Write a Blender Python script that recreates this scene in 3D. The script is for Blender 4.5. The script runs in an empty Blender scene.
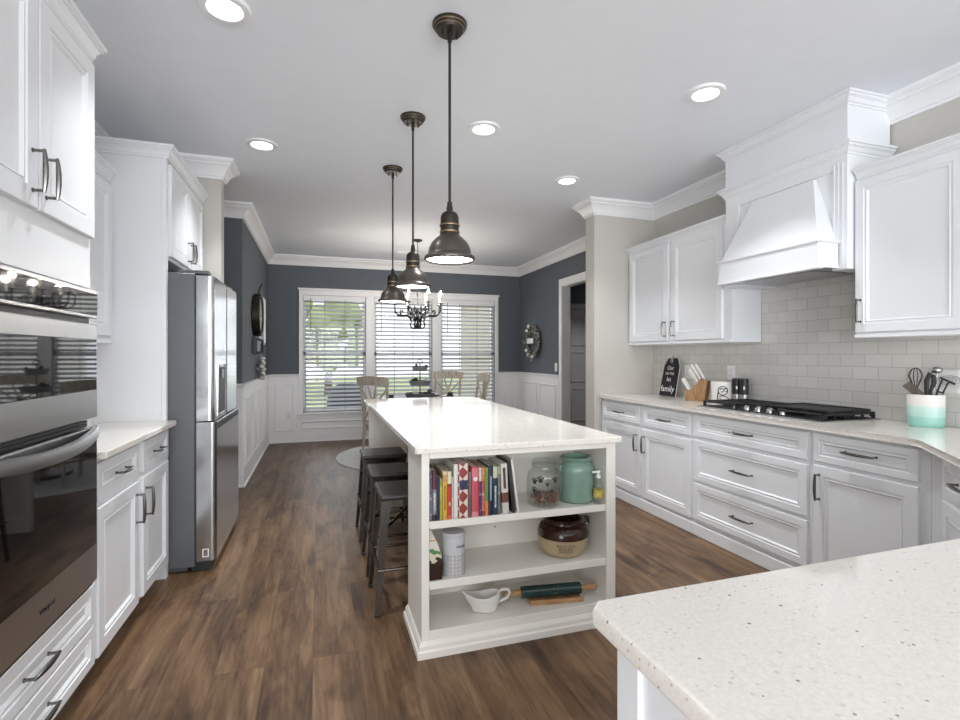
import bpy, bmesh, math, random
from mathutils import Vector, Matrix, noise as mnoise

SC = bpy.context.scene
COL = SC.collection
PI = math.pi
random.seed(7)

# ------------------------------------------------------------------ camera
F, VX, HY, H = 506.0, 319.0, 355.5, 1.2875
cam_d = bpy.data.cameras.new('camera')
cam_d.sensor_width = 36.0
cam_d.lens = F / 960.0 * 36.0
cam_d.shift_y = -(360.0 - HY) / 960.0
cam_d.clip_start = 0.02
cam = bpy.data.objects.new('camera', cam_d)
COL.objects.link(cam)
cam.location = (0, 0, H)
cam.rotation_euler = (PI / 2, 0, -math.atan((480.0 - VX) / F))
SC.camera = cam

# ------------------------------------------------------------------ world, exposure
SKY = 1.25
W = bpy.data.worlds.new('overcast_sky')
SC.world = W
W.use_nodes = True
nt = W.node_tree
bg = nt.nodes['Background']
bg.inputs['Color'].default_value = (0.92, 0.96, 1.0, 1)
bg.inputs['Strength'].default_value = SKY
SC.view_settings.view_transform = 'Standard'
SC.view_settings.look = 'None'
SC.view_settings.exposure = 0.53
SC.view_settings.gamma = 1.0
SC.view_settings.use_curve_mapping = False
SC.cycles.use_denoising = True
SC.cycles.max_bounces = 10
SC.cycles.diffuse_bounces = 6
SC.cycles.glossy_bounces = 4
SC.cycles.transmission_bounces = 8
SC.cycles.transparent_max_bounces = 16
SC.cycles.sample_clamp_indirect = 6.0
SC.cycles.caustics_reflective = False
SC.cycles.caustics_refractive = False

DOWN_W = 5.4        # recessed ceiling lamp
REAR_W = 185.0       # added fill from an unseen opening behind the camera
LEFT_W = 60.0       # added fill from an unseen left opening, brightens the right cabinets
DINE_W = 14.0        # daylight through the dining windows
PEND_E = 16.0         # pendant diffuser


def area_light(name, loc, rot, sx, sy, w, col=(1, 1, 1), shape='RECTANGLE', spread=PI):
    d = bpy.data.lights.new(name, 'AREA')
    d.shape = shape
    d.size = sx
    d.size_y = sy
    d.energy = w
    d.color = col
    d.spread = spread
    o = bpy.data.objects.new(name, d)
    COL.objects.link(o)
    o.location = loc
    o.rotation_euler = rot
    return o


# fill lights at added rear and side openings; daylight at the dining windows
area_light('added_rear_fill', (0.7, -4.12, 1.35), (PI / 2, 0, 0), 4.4, 2.1, REAR_W, (0.93, 0.965, 1.0))
area_light('added_side_fill', (-1.60, -2.2, 1.3), (0, -PI / 2, 0), 2.1, 2.6, LEFT_W, (0.93, 0.965, 1.0))
area_light('daylight_dining_windows', (1.29, 8.14, 1.32), (-PI / 2, 0, 0), 3.0, 1.75, DINE_W, (0.93, 0.97, 1.0))


# ------------------------------------------------------------------ materials
def nmat(name):
    m = bpy.data.materials.new(name)
    m.use_nodes = True
    n = m.node_tree
    return m, n, n.nodes['Principled BSDF']


def mat(name, col, rough=0.5, metal=0.0, var=0.04, scale=8.0, bump=0.0, bscale=60.0, coat=0.0, spec=0.5):
    m, n, p = nmat(name)
    p.inputs['Roughness'].default_value = rough
    p.inputs['Metallic'].default_value = metal
    p.inputs['Coat Weight'].default_value = coat
    p.inputs['Specular IOR Level'].default_value = spec
    tc = n.nodes.new('ShaderNodeTexCoord')
    nz = n.nodes.new('ShaderNodeTexNoise')
    nz.inputs['Scale'].default_value = scale
    nz.inputs['Detail'].default_value = 4
    n.links.new(tc.outputs['Object'], nz.inputs['Vector'])
    rp = n.nodes.new('ShaderNodeValToRGB')
    rp.color_ramp.elements[0].position = 0.3
    rp.color_ramp.elements[1].position = 0.7
    rp.color_ramp.elements[0].color = [max(0, c * (1 - var)) for c in col] + [1]
    rp.color_ramp.elements[1].color = [min(1, c * (1 + var)) for c in col] + [1]
    n.links.new(nz.outputs['Fac'], rp.inputs['Fac'])
    n.links.new(rp.outputs['Color'], p.inputs['Base Color'])
    if bump:
        nb = n.nodes.new('ShaderNodeTexNoise')
        nb.inputs['Scale'].default_value = bscale
        n.links.new(tc.outputs['Object'], nb.inputs['Vector'])
        b = n.nodes.new('ShaderNodeBump')
        b.inputs['Strength'].default_value = bump
        b.inputs['Distance'].default_value = 0.01
        n.links.new(nb.outputs['Fac'], b.inputs['Height'])
        n.links.new(b.outputs['Normal'], p.inputs['Normal'])
    return m


def emis(name, col, s):
    m, n, p = nmat(name)
    p.inputs['Base Color'].default_value = (*col, 1)
    p.inputs['Emission Color'].default_value = (*col, 1)
    p.inputs['Emission Strength'].default_value = s
    return m


def band_mat(name, bands, rough=0.5, axis='Z', speck=0.0):
    """constant colour bands along the object's own height"""
    m, n, p = nmat(name)
    p.inputs['Roughness'].default_value = rough
    tc = n.nodes.new('ShaderNodeTexCoord')
    sp = n.nodes.new('ShaderNodeSeparateXYZ')
    n.links.new(tc.outputs['Generated'], sp.inputs[0])
    rp = n.nodes.new('ShaderNodeValToRGB')
    rp.color_ramp.interpolation = 'CONSTANT'
    els = rp.color_ramp.elements
    els[0].position = bands[0][0]
    els[0].color = (*bands[0][1], 1)
    els[1].position = bands[1][0] if len(bands) > 1 else 1.0
    els[1].color = (*bands[1][1], 1) if len(bands) > 1 else (*bands[0][1], 1)
    for pos, c in bands[2:]:
        e = els.new(pos)
        e.color = (*c, 1)
    n.links.new(sp.outputs[axis], rp.inputs['Fac'])
    out = rp.outputs['Color']
    if speck:
        nz = n.nodes.new('ShaderNodeTexNoise')
        nz.inputs['Scale'].default_value = 90
        n.links.new(tc.outputs['Object'], nz.inputs['Vector'])
        r2 = n.nodes.new('ShaderNodeValToRGB')
        r2.color_ramp.elements[0].position = 0.56
        r2.color_ramp.elements[1].position = 0.6
        n.links.new(nz.outputs['Fac'], r2.inputs['Fac'])
        mx = n.nodes.new('ShaderNodeMix')
        mx.data_type = 'RGBA'
        mul = n.nodes.new('ShaderNodeMath')
        mul.operation = 'MULTIPLY'
        mul.inputs[1].default_value = speck
        n.links.new(r2.outputs['Color'], mul.inputs[0])
        n.links.new(mul.outputs[0], mx.inputs['Factor'])
        n.links.new(out, mx.inputs['A'])
        mx.inputs['B'].default_value = (0.75, 0.72, 0.66, 1)
        out = mx.outputs['Result']
    n.links.new(out, p.inputs['Base Color'])
    return m


def wood_floor():
    m, n, p = nmat('brown_plank_floor')
    L = n.links.new
    tc = n.nodes.new('ShaderNodeTexCoord')
    sp = n.nodes.new('ShaderNodeSeparateXYZ')
    L(tc.outputs['Object'], sp.inputs[0])
    cb = n.nodes.new('ShaderNodeCombineXYZ')
    ax = n.nodes.new('ShaderNodeMath'); ax.operation = 'ADD'; ax.inputs[1].default_value = 0.024 + 19.0
    L(sp.outputs['X'], ax.inputs[0])
    ay = n.nodes.new('ShaderNodeMath'); ay.operation = 'ADD'; ay.inputs[1].default_value = 30.35
    L(sp.outputs['Y'], ay.inputs[0])
    L(ay.outputs[0], cb.inputs['X']); L(ax.outputs[0], cb.inputs['Y'])
    br = n.nodes.new('ShaderNodeTexBrick')
    br.offset = 0.37
    br.inputs['Scale'].default_value = 1.0
    br.inputs['Brick Width'].default_value = 1.85
    br.inputs['Row Height'].default_value = 0.19
    br.inputs['Mortar Size'].default_value = 0.0016
    br.inputs['Mortar Smooth'].default_value = 0.3
    br.inputs['Color1'].default_value = (0, 0, 0, 1)
    br.inputs['Color2'].default_value = (1, 1, 1, 1)
    br.inputs['Mortar'].default_value = (0.5, 0.5, 0.5, 1)
    L(cb.outputs[0], br.inputs['Vector'])
    # grain coordinates, shifted per plank
    sh = n.nodes.new('ShaderNodeMath'); sh.operation = 'MULTIPLY'; sh.inputs[1].default_value = 23.0
    L(br.outputs['Color'], sh.inputs[0])
    gx = n.nodes.new('ShaderNodeMath'); gx.operation = 'MULTIPLY'; gx.inputs[1].default_value = 11.0
    L(sp.outputs['X'], gx.inputs[0])
    gy = n.nodes.new('ShaderNodeMath'); gy.operation = 'MULTIPLY'; gy.inputs[1].default_value = 1.6
    L(sp.outputs['Y'], gy.inputs[0])
    gc = n.nodes.new('ShaderNodeCombineXYZ')
    L(gx.outputs[0], gc.inputs['X']); L(gy.outputs[0], gc.inputs['Y']); L(sh.outputs[0], gc.inputs['Z'])
    n1 = n.nodes.new('ShaderNodeTexNoise')
    n1.inputs['Scale'].default_value = 1.0; n1.inputs['Detail'].default_value = 6; n1.inputs['Distortion'].default_value = 0.7
    L(gc.outputs[0], n1.inputs['Vector'])
    n2 = n.nodes.new('ShaderNodeTexNoise')
    n2.inputs['Scale'].default_value = 6.0; n2.inputs['Detail'].default_value = 8; n2.inputs['Roughness'].default_value = 0.7
    L(gc.outputs[0], n2.inputs['Vector'])
    # broad cloudy patches and knots
    n3 = n.nodes.new('ShaderNodeTexNoise')
    n3.inputs['Scale'].default_value = 0.45; n3.inputs['Detail'].default_value = 3; n3.inputs['Distortion'].default_value = 1.5
    L(gc.outputs[0], n3.inputs['Vector'])
    mp5 = n.nodes.new('ShaderNodeMapping'); mp5.inputs['Scale'].default_value = (5.5, 1.5, 1)
    L(gc.outputs[0], mp5.inputs['Vector'])
    n5 = n.nodes.new('ShaderNodeTexNoise')
    n5.inputs['Scale'].default_value = 1.0; n5.inputs['Detail'].default_value = 7; n5.inputs['Roughness'].default_value = 0.65
    L(mp5.outputs[0], n5.inputs['Vector'])
    a0 = n.nodes.new('ShaderNodeMath'); a0.operation = 'MULTIPLY'; a0.inputs[1].default_value = 0.20
    L(n5.outputs['Fac'], a0.inputs[0])
    a = n.nodes.new('ShaderNodeMath'); a.operation = 'MULTIPLY_ADD'; a.inputs[1].default_value = 0.38
    L(a0.outputs[0], a.inputs[2])
    L(n1.outputs['Fac'], a.inputs[0])
    b = n.nodes.new('ShaderNodeMath'); b.operation = 'MULTIPLY_ADD'; b.inputs[1].default_value = 0.10
    L(n2.outputs['Fac'], b.inputs[0]); L(a.outputs[0], b.inputs[2])
    c = n.nodes.new('ShaderNodeMath'); c.operation = 'MULTIPLY_ADD'; c.inputs[1].default_value = 0.20
    L(n3.outputs['Fac'], c.inputs[0]); L(b.outputs[0], c.inputs[2])
    d0 = n.nodes.new('ShaderNodeMath'); d0.operation = 'MULTIPLY_ADD'; d0.inputs[1].default_value = 0.045
    L(br.outputs['Color'], d0.inputs[0]); L(c.outputs[0], d0.inputs[2])
    # cathedral grain lines: contour bands of a stretched noise
    cv = n.nodes.new('ShaderNodeMath'); cv.operation = 'MULTIPLY'; cv.inputs[1].default_value = 13.0
    L(n3.outputs['Fac'], cv.inputs[0])
    fr = n.nodes.new('ShaderNodeMath'); fr.operation = 'PINGPONG'; fr.inputs[1].default_value = 0.5
    L(cv.outputs[0], fr.inputs[0])
    d1 = n.nodes.new('ShaderNodeMath'); d1.operation = 'MULTIPLY_ADD'; d1.inputs[1].default_value = 0.06
    L(fr.outputs[0], d1.inputs[0]); L(d0.outputs[0], d1.inputs[2])
    # knots and smoky patches
    n4 = n.nodes.new('ShaderNodeTexNoise'); n4.inputs['Scale'].default_value = 2.6; n4.inputs['Detail'].default_value = 4; n4.inputs['Distortion'].default_value = 1.2
    mp4 = n.nodes.new('ShaderNodeMapping'); mp4.inputs['Scale'].default_value = (1.6, .8, 1)
    L(tc.outputs['Object'], mp4.inputs['Vector']); L(mp4.outputs[0], n4.inputs['Vector'])
    k4 = n.nodes.new('ShaderNodeMapRange'); k4.inputs['From Min'].default_value = 0.56; k4.inputs['From Max'].default_value = 0.78
    k4.inputs['To Min'].default_value = -0.015; k4.inputs['To Max'].default_value = -0.14
    L(n4.outputs['Fac'], k4.inputs['Value'])
    d = n.nodes.new('ShaderNodeMath'); d.operation = 'ADD'
    L(d1.outputs[0], d.inputs[0]); L(k4.outputs[0], d.inputs[1])
    rp = n.nodes.new('ShaderNodeValToRGB')
    e = rp.color_ramp.elements
    e[0].position = 0.36; e[0].color = (0.047, 0.024, 0.012, 1)
    e[1].position = 0.63; e[1].color = (0.289, 0.182, 0.101, 1)
    k = e.new(0.45); k.color = (0.117, 0.065, 0.033, 1)
    k = e.new(0.53); k.color = (0.183, 0.110, 0.059, 1)
    L(d.outputs[0], rp.inputs['Fac'])
    mx = n.nodes.new('ShaderNodeMix'); mx.data_type = 'RGBA'
    L(br.outputs['Fac'], mx.inputs['Factor'])
    L(rp.outputs['Color'], mx.inputs['A'])
    mx.inputs['B'].default_value = (0.09, 0.055, 0.035, 1)
    L(mx.outputs['Result'], p.inputs['Base Color'])
    p.inputs['Roughness'].default_value = 0.42
    p.inputs['Specular IOR Level'].default_value = 0.35
    bp = n.nodes.new('ShaderNodeBump'); bp.inputs['Strength'].default_value = 0.12; bp.inputs['Distance'].default_value = 0.004
    L(n2.outputs['Fac'], bp.inputs['Height'])
    L(bp.outputs['Normal'], p.inputs['Normal'])
    return m


def quartz(name, base, speck, rough=0.1, sc=70.0, amount=0.16):
    m, n, p = nmat(name)
    L = n.links.new
    tc = n.nodes.new('ShaderNodeTexCoord')
    vo = n.nodes.new('ShaderNodeTexVoronoi')
    vo.inputs['Scale'].default_value = sc
    vo.inputs['Randomness'].default_value = 1.0
    L(tc.outputs['Object'], vo.inputs['Vector'])
    # only some cells carry a speck, of varying size
    sp = n.nodes.new('ShaderNodeSeparateColor')
    L(vo.outputs['Color'], sp.inputs[0])
    th = n.nodes.new('ShaderNodeMath'); th.operation = 'MULTIPLY'; th.inputs[1].default_value = 0.34
    L(sp.outputs['Red'], th.inputs[0])
    lt = n.nodes.new('ShaderNodeMath'); lt.operation = 'LESS_THAN'
    L(vo.outputs['Distance'], lt.inputs[0]); L(th.outputs[0], lt.inputs[1])
    g = n.nodes.new('ShaderNodeMath'); g.operation = 'GREATER_THAN'; g.inputs[1].default_value = 1.0 - amount * 2.4
    L(sp.outputs['Green'], g.inputs[0])
    mu = n.nodes.new('ShaderNodeMath'); mu.operation = 'MULTIPLY'
    L(lt.outputs[0], mu.inputs[0]); L(g.outputs[0], mu.inputs[1])
    m2 = n.nodes.new('ShaderNodeMath'); m2.operation = 'MULTIPLY'
    L(mu.outputs[0], m2.inputs[0]); L(sp.outputs['Blue'], m2.inputs[1])
    nz = n.nodes.new('ShaderNodeTexNoise'); nz.inputs['Scale'].default_value = 160; nz.inputs['Detail'].default_value = 3
    L(tc.outputs['Object'], nz.inputs['Vector'])
    rp = n.nodes.new('ShaderNodeValToRGB')
    rp.color_ramp.elements[0].position = 0.35; rp.color_ramp.elements[0].color = [c * 0.94 for c in base] + [1]
    rp.color_ramp.elements[1].position = 0.65; rp.color_ramp.elements[1].color = [min(1, c * 1.03) for c in base] + [1]
    L(nz.outputs['Fac'], rp.inputs['Fac'])
    mx = n.nodes.new('ShaderNodeMix'); mx.data_type = 'RGBA'
    L(m2.outputs[0], mx.inputs['Factor']); L(rp.outputs['Color'], mx.inputs['A'])
    mx.inputs['B'].default_value = (*speck, 1)
    L(mx.outputs['Result'], p.inputs['Base Color'])
    p.inputs['Roughness'].default_value = rough
    return m


def tile_mat():
    m, n, p = nmat('glazed_subway_tile')
    L = n.links.new
    tc = n.nodes.new('ShaderNodeTexCoord')
    sp = n.nodes.new('ShaderNodeSeparateXYZ')
    L(tc.outputs['Object'], sp.inputs[0])
    cb = n.nodes.new('ShaderNodeCombineXYZ')
    L(sp.outputs['Y'], cb.inputs['X']); L(sp.outputs['Z'], cb.inputs['Y'])
    br = n.nodes.new('ShaderNodeTexBrick')
    br.offset = 0.5
    br.inputs['Scale'].default_value = 1.0
    br.inputs['Brick Width'].default_value = 0.153
    br.inputs['Row Height'].default_value = 0.0763
    br.inputs['Mortar Size'].default_value = 0.0016
    br.inputs['Mortar Smooth'].default_value = 0.2
    br.inputs['Bias'].default_value = 0.0
    br.inputs['Color1'].default_value = (0.60, 0.585, 0.555, 1)
    br.inputs['Color2'].default_value = (0.67, 0.655, 0.625, 1)
    br.inputs['Mortar'].default_value = (0.43, 0.42, 0.40, 1)
    L(cb.outputs[0], br.inputs['Vector'])
    L(br.outputs['Color'], p.inputs['Base Color'])
    p.inputs['Roughness'].default_value = 0.16
    bp = n.nodes.new('ShaderNodeBump'); bp.invert = True
    bp.inputs['Strength'].default_value = 0.5; bp.inputs['Distance'].default_value = 0.003
    nz = n.nodes.new('ShaderNodeTexNoise'); nz.inputs['Scale'].default_value = 14
    L(tc.outputs['Object'], nz.inputs['Vector'])
    ad = n.nodes.new('ShaderNodeMath'); ad.operation = 'MULTIPLY_ADD'; ad.inputs[1].default_value = 0.25
    L(nz.outputs['Fac'], ad.inputs[0]); L(br.outputs['Fac'], ad.inputs[2])
    L(ad.outputs[0], bp.inputs['Height']); L(bp.outputs['Normal'], p.inputs['Normal'])
    return m


def brushed(name, col, rough=0.28, axis=(2, 2, 120)):
    m, n, p = nmat(name)
    L = n.links.new
    p.inputs['Metallic'].default_value = 1.0
    p.inputs['Base Color'].default_value = (*col, 1)
    tc = n.nodes.new('ShaderNodeTexCoord')
    mp = n.nodes.new('ShaderNodeMapping'); mp.inputs['Scale'].default_value = axis
    L(tc.outputs['Object'], mp.inputs['Vector'])
    nz = n.nodes.new('ShaderNodeTexNoise'); nz.inputs['Scale'].default_value = 6; nz.inputs['Detail'].default_value = 5
    L(mp.outputs[0], nz.inputs['Vector'])
    mr = n.nodes.new('ShaderNodeMapRange')
    mr.inputs['To Min'].default_value = rough - 0.06; mr.inputs['To Max'].default_value = rough + 0.06
    L(nz.outputs['Fac'], mr.inputs['Value']); L(mr.outputs[0], p.inputs['Roughness'])
    bp = n.nodes.new('ShaderNodeBump'); bp.inputs['Strength'].default_value = 0.02; bp.inputs['Distance'].default_value = 0.002
    L(nz.outputs['Fac'], bp.inputs['Height']); L(bp.outputs['Normal'], p.inputs['Normal'])
    return m


def wood_mat(name, c0, c1, sx=(30, 30, 3), rough=0.45):
    m, n, p = nmat(name)
    L = n.links.new
    tc = n.nodes.new('ShaderNodeTexCoord')
    mp = n.nodes.new('ShaderNodeMapping'); mp.inputs['Scale'].default_value = sx
    L(tc.outputs['Object'], mp.inputs['Vector'])
    nz = n.nodes.new('ShaderNodeTexNoise'); nz.inputs['Scale'].default_value = 2; nz.inputs['Detail'].default_value = 6
    nz.inputs['Distortion'].default_value = 0.6
    L(mp.outputs[0], nz.inputs['Vector'])
    rp = n.nodes.new('ShaderNodeValToRGB')
    rp.color_ramp.elements[0].position = 0.35; rp.color_ramp.elements[0].color = (*c0, 1)
    rp.color_ramp.elements[1].position = 0.65; rp.color_ramp.elements[1].color = (*c1, 1)
    L(nz.outputs['Fac'], rp.inputs['Fac']); L(rp.outputs['Color'], p.inputs['Base Color'])
    p.inputs['Roughness'].default_value = rough
    return m


def pane_mat(name, tint=(1, 1, 1), refl=1.0):
    m = bpy.data.materials.new(name)
    m.use_nodes = True
    n = m.node_tree
    n.nodes.remove(n.nodes['Principled BSDF'])
    t = n.nodes.new('ShaderNodeBsdfTransparent'); t.inputs[0].default_value = (*tint, 1)
    g = n.nodes.new('ShaderNodeBsdfGlossy'); g.inputs['Roughness'].default_value = 0.02
    f = n.nodes.new('ShaderNodeLayerWeight'); f.inputs['Blend'].default_value = 0.5
    pw = n.nodes.new('ShaderNodeMath'); pw.operation = 'POWER'; pw.inputs[1].default_value = 4.0
    n.links.new(f.outputs['Facing'], pw.inputs[0])
    fr = n.nodes.new('ShaderNodeMath'); fr.operation = 'MULTIPLY_ADD'; fr.inputs[1].default_value = 0.7; fr.inputs[2].default_value = 0.04
    n.links.new(pw.outputs[0], fr.inputs[0])
    nz = n.nodes.new('ShaderNodeTexNoise'); nz.inputs['Scale'].default_value = 1.5
    bp = n.nodes.new('ShaderNodeBump'); bp.inputs['Strength'].default_value = 0.02
    n.links.new(nz.outputs['Fac'], bp.inputs['Height']); n.links.new(bp.outputs['Normal'], g.inputs['Normal'])
    mu = n.nodes.new('ShaderNodeMath'); mu.operation = 'MULTIPLY'; mu.inputs[1].default_value = refl
    n.links.new(fr.outputs[0], mu.inputs[0])
    mx = n.nodes.new('ShaderNodeMixShader')
    n.links.new(mu.outputs[0], mx.inputs[0]); n.links.new(t.outputs[0], mx.inputs[1]); n.links.new(g.outputs[0], mx.inputs[2])
    n.links.new(mx.outputs[0], n.nodes['Material Output'].inputs['Surface'])
    return m


M = {}
M['floor'] = wood_floor()
M['ceiling'] = mat('ceiling_paint', (0.83, 0.86, 0.91), 0.9, var=0.01, bump=0.05, bscale=120)
M['wall'] = mat('greige_wall_paint', (0.54, 0.515, 0.475), 0.85, var=0.015, bump=0.04, bscale=150)
M['slate'] = mat('slate_wall_paint', (0.108, 0.124, 0.143), 0.75, var=0.02, bump=0.04, bscale=150)
M['trim'] = mat('white_trim_paint', (0.85, 0.85, 0.86), 0.4, var=0.01)
M['cab'] = mat('white_cabinet_paint', (0.785, 0.80, 0.825), 0.35, var=0.012, scale=3)
M['isl'] = mat('cream_island_paint', (0.81, 0.78, 0.72), 0.4, var=0.015, scale=3)
M['quartz'] = quartz('white_quartz', (0.80, 0.758, 0.70), (0.25, 0.21, 0.165), 0.065, 105.0, 0.25)
M['tile'] = tile_mat()
M['steel'] = brushed('brushed_steel', (0.50, 0.50, 0.51), 0.3)
M['steel_h'] = brushed('brushed_steel_level', (0.50, 0.50, 0.51), 0.32, (2, 2, 120))
M['fridge_side'] = mat('grey_fridge_side', (0.13, 0.137, 0.145), 0.42, 0.35, var=0.03, bump=0.03, bscale=300)
M['fridge_steel'] = brushed('fridge_steel', (0.50, 0.51, 0.53), 0.17, (2, 2, 60))
M['blackglass'] = mat('black_oven_glass', (0.006, 0.006, 0.007), 0.03, var=0.1, spec=0.6, coat=0.2)
M['black'] = mat('black_plastic', (0.015, 0.015, 0.016), 0.45, var=0.1)
M['iron'] = mat('cast_iron', (0.018, 0.018, 0.02), 0.5, 0.2, var=0.15, bump=0.15, bscale=200)
M['handle'] = mat('dark_nickel', (0.20, 0.19, 0.18), 0.25, 1.0, var=0.05)
M['bronze'] = mat('oiled_bronze', (0.040, 0.032, 0.026), 0.42, 0.6, var=0.15)
M['bronze_shade'] = mat('bronze_shade', (0.115, 0.10, 0.088), 0.34, 0.75, var=0.08)
M['brass'] = mat('rubbed_brass_edge', (0.30, 0.22, 0.14), 0.4, 0.9, var=0.08)
M['chandelier'] = mat('chandelier_iron', (0.03, 0.026, 0.025), 0.45, 0.5, var=0.15)
M['stoolmetal'] = mat('gunmetal_stool', (0.125, 0.115, 0.107), 0.22, 1.0, var=0.15)
M['stoolseat'] = wood_mat('black_wood_seat', (0.012, 0.011, 0.010), (0.035, 0.032, 0.030), (3, 40, 20), 0.33)
M['chair'] = wood_mat('washed_wood_chair', (0.42, 0.36, 0.28), (0.62, 0.56, 0.47), (20, 20, 3), 0.6)
M['chair_seat'] = mat('rush_seat', (0.50, 0.44, 0.34), 0.8, bump=0.3, bscale=80)
M['blind'] = mat('shade_greyed_blind_slat', (0.40, 0.42, 0.455), 0.5, var=0.01)  # white slats darkened: their backlit shade is put into the colour
M['cord'] = mat('brown_grey_cord', (0.16, 0.14, 0.13), 0.6)
M['glass'] = pane_mat('window_glass')
M['jar'] = pane_mat('jar_glass', (0.975, 0.985, 0.98), 1.2)
M['lamp'] = emis('lamp_diffuser', (1, 0.98, 0.95), 9.0)
M['pend'] = emis('pendant_diffuser', (1, 0.985, 0.965), PEND_E)
M['bulb'] = emis('candle_bulb', (1.0, 0.91, 0.80), 300.0)
M['cream'] = mat('cream_ceramic', (0.74, 0.72, 0.68), 0.2, var=0.02)
M['white'] = mat('white_plastic', (0.80, 0.80, 0.79), 0.35, var=0.01)
M['sage'] = mat('sage_glaze', (0.20, 0.305, 0.245), 0.16, var=0.1, scale=12)
M['marble'] = quartz('green_marble', (0.018, 0.045, 0.04), (0.14, 0.22, 0.2), 0.15, 90, 0.2)
M['oak'] = wood_mat('golden_wood', (0.36, 0.19, 0.08), (0.55, 0.33, 0.16), (8, 60, 60))
M['block'] = wood_mat('knife_block_wood', (0.24, 0.125, 0.055), (0.40, 0.23, 0.11), (40, 40, 6))
M['chalk'] = mat('chalkboard_black', (0.012, 0.012, 0.013), 0.6)
M['text_w'] = mat('white_lettering', (0.85, 0.85, 0.83), 0.7)
M['text_d'] = mat('dark_lettering', (0.04, 0.03, 0.03), 0.6)
M['galv'] = mat('galvanised_metal', (0.33, 0.34, 0.35), 0.45, 0.4, var=0.15)
M['green'] = mat('leaf_green', (0.055, 0.085, 0.05), 0.7, var=0.3)
M['rug'] = mat('pale_round_rug', (0.62, 0.62, 0.61), 0.95, var=0.08, scale=20, bump=0.4, bscale=120)
M['darkwood'] = wood_mat('dark_table_wood', (0.06, 0.04, 0.03), (0.14, 0.10, 0.075), (6, 30, 30), 0.4)
M['door'] = mat('hall_door_paint', (0.52, 0.50, 0.48), 0.5, var=0.01)
M['page'] = mat('book_pages', (0.72, 0.68, 0.60), 0.85)

# ------------------------------------------------------------------ mesh helper
ORG = {}


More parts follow.
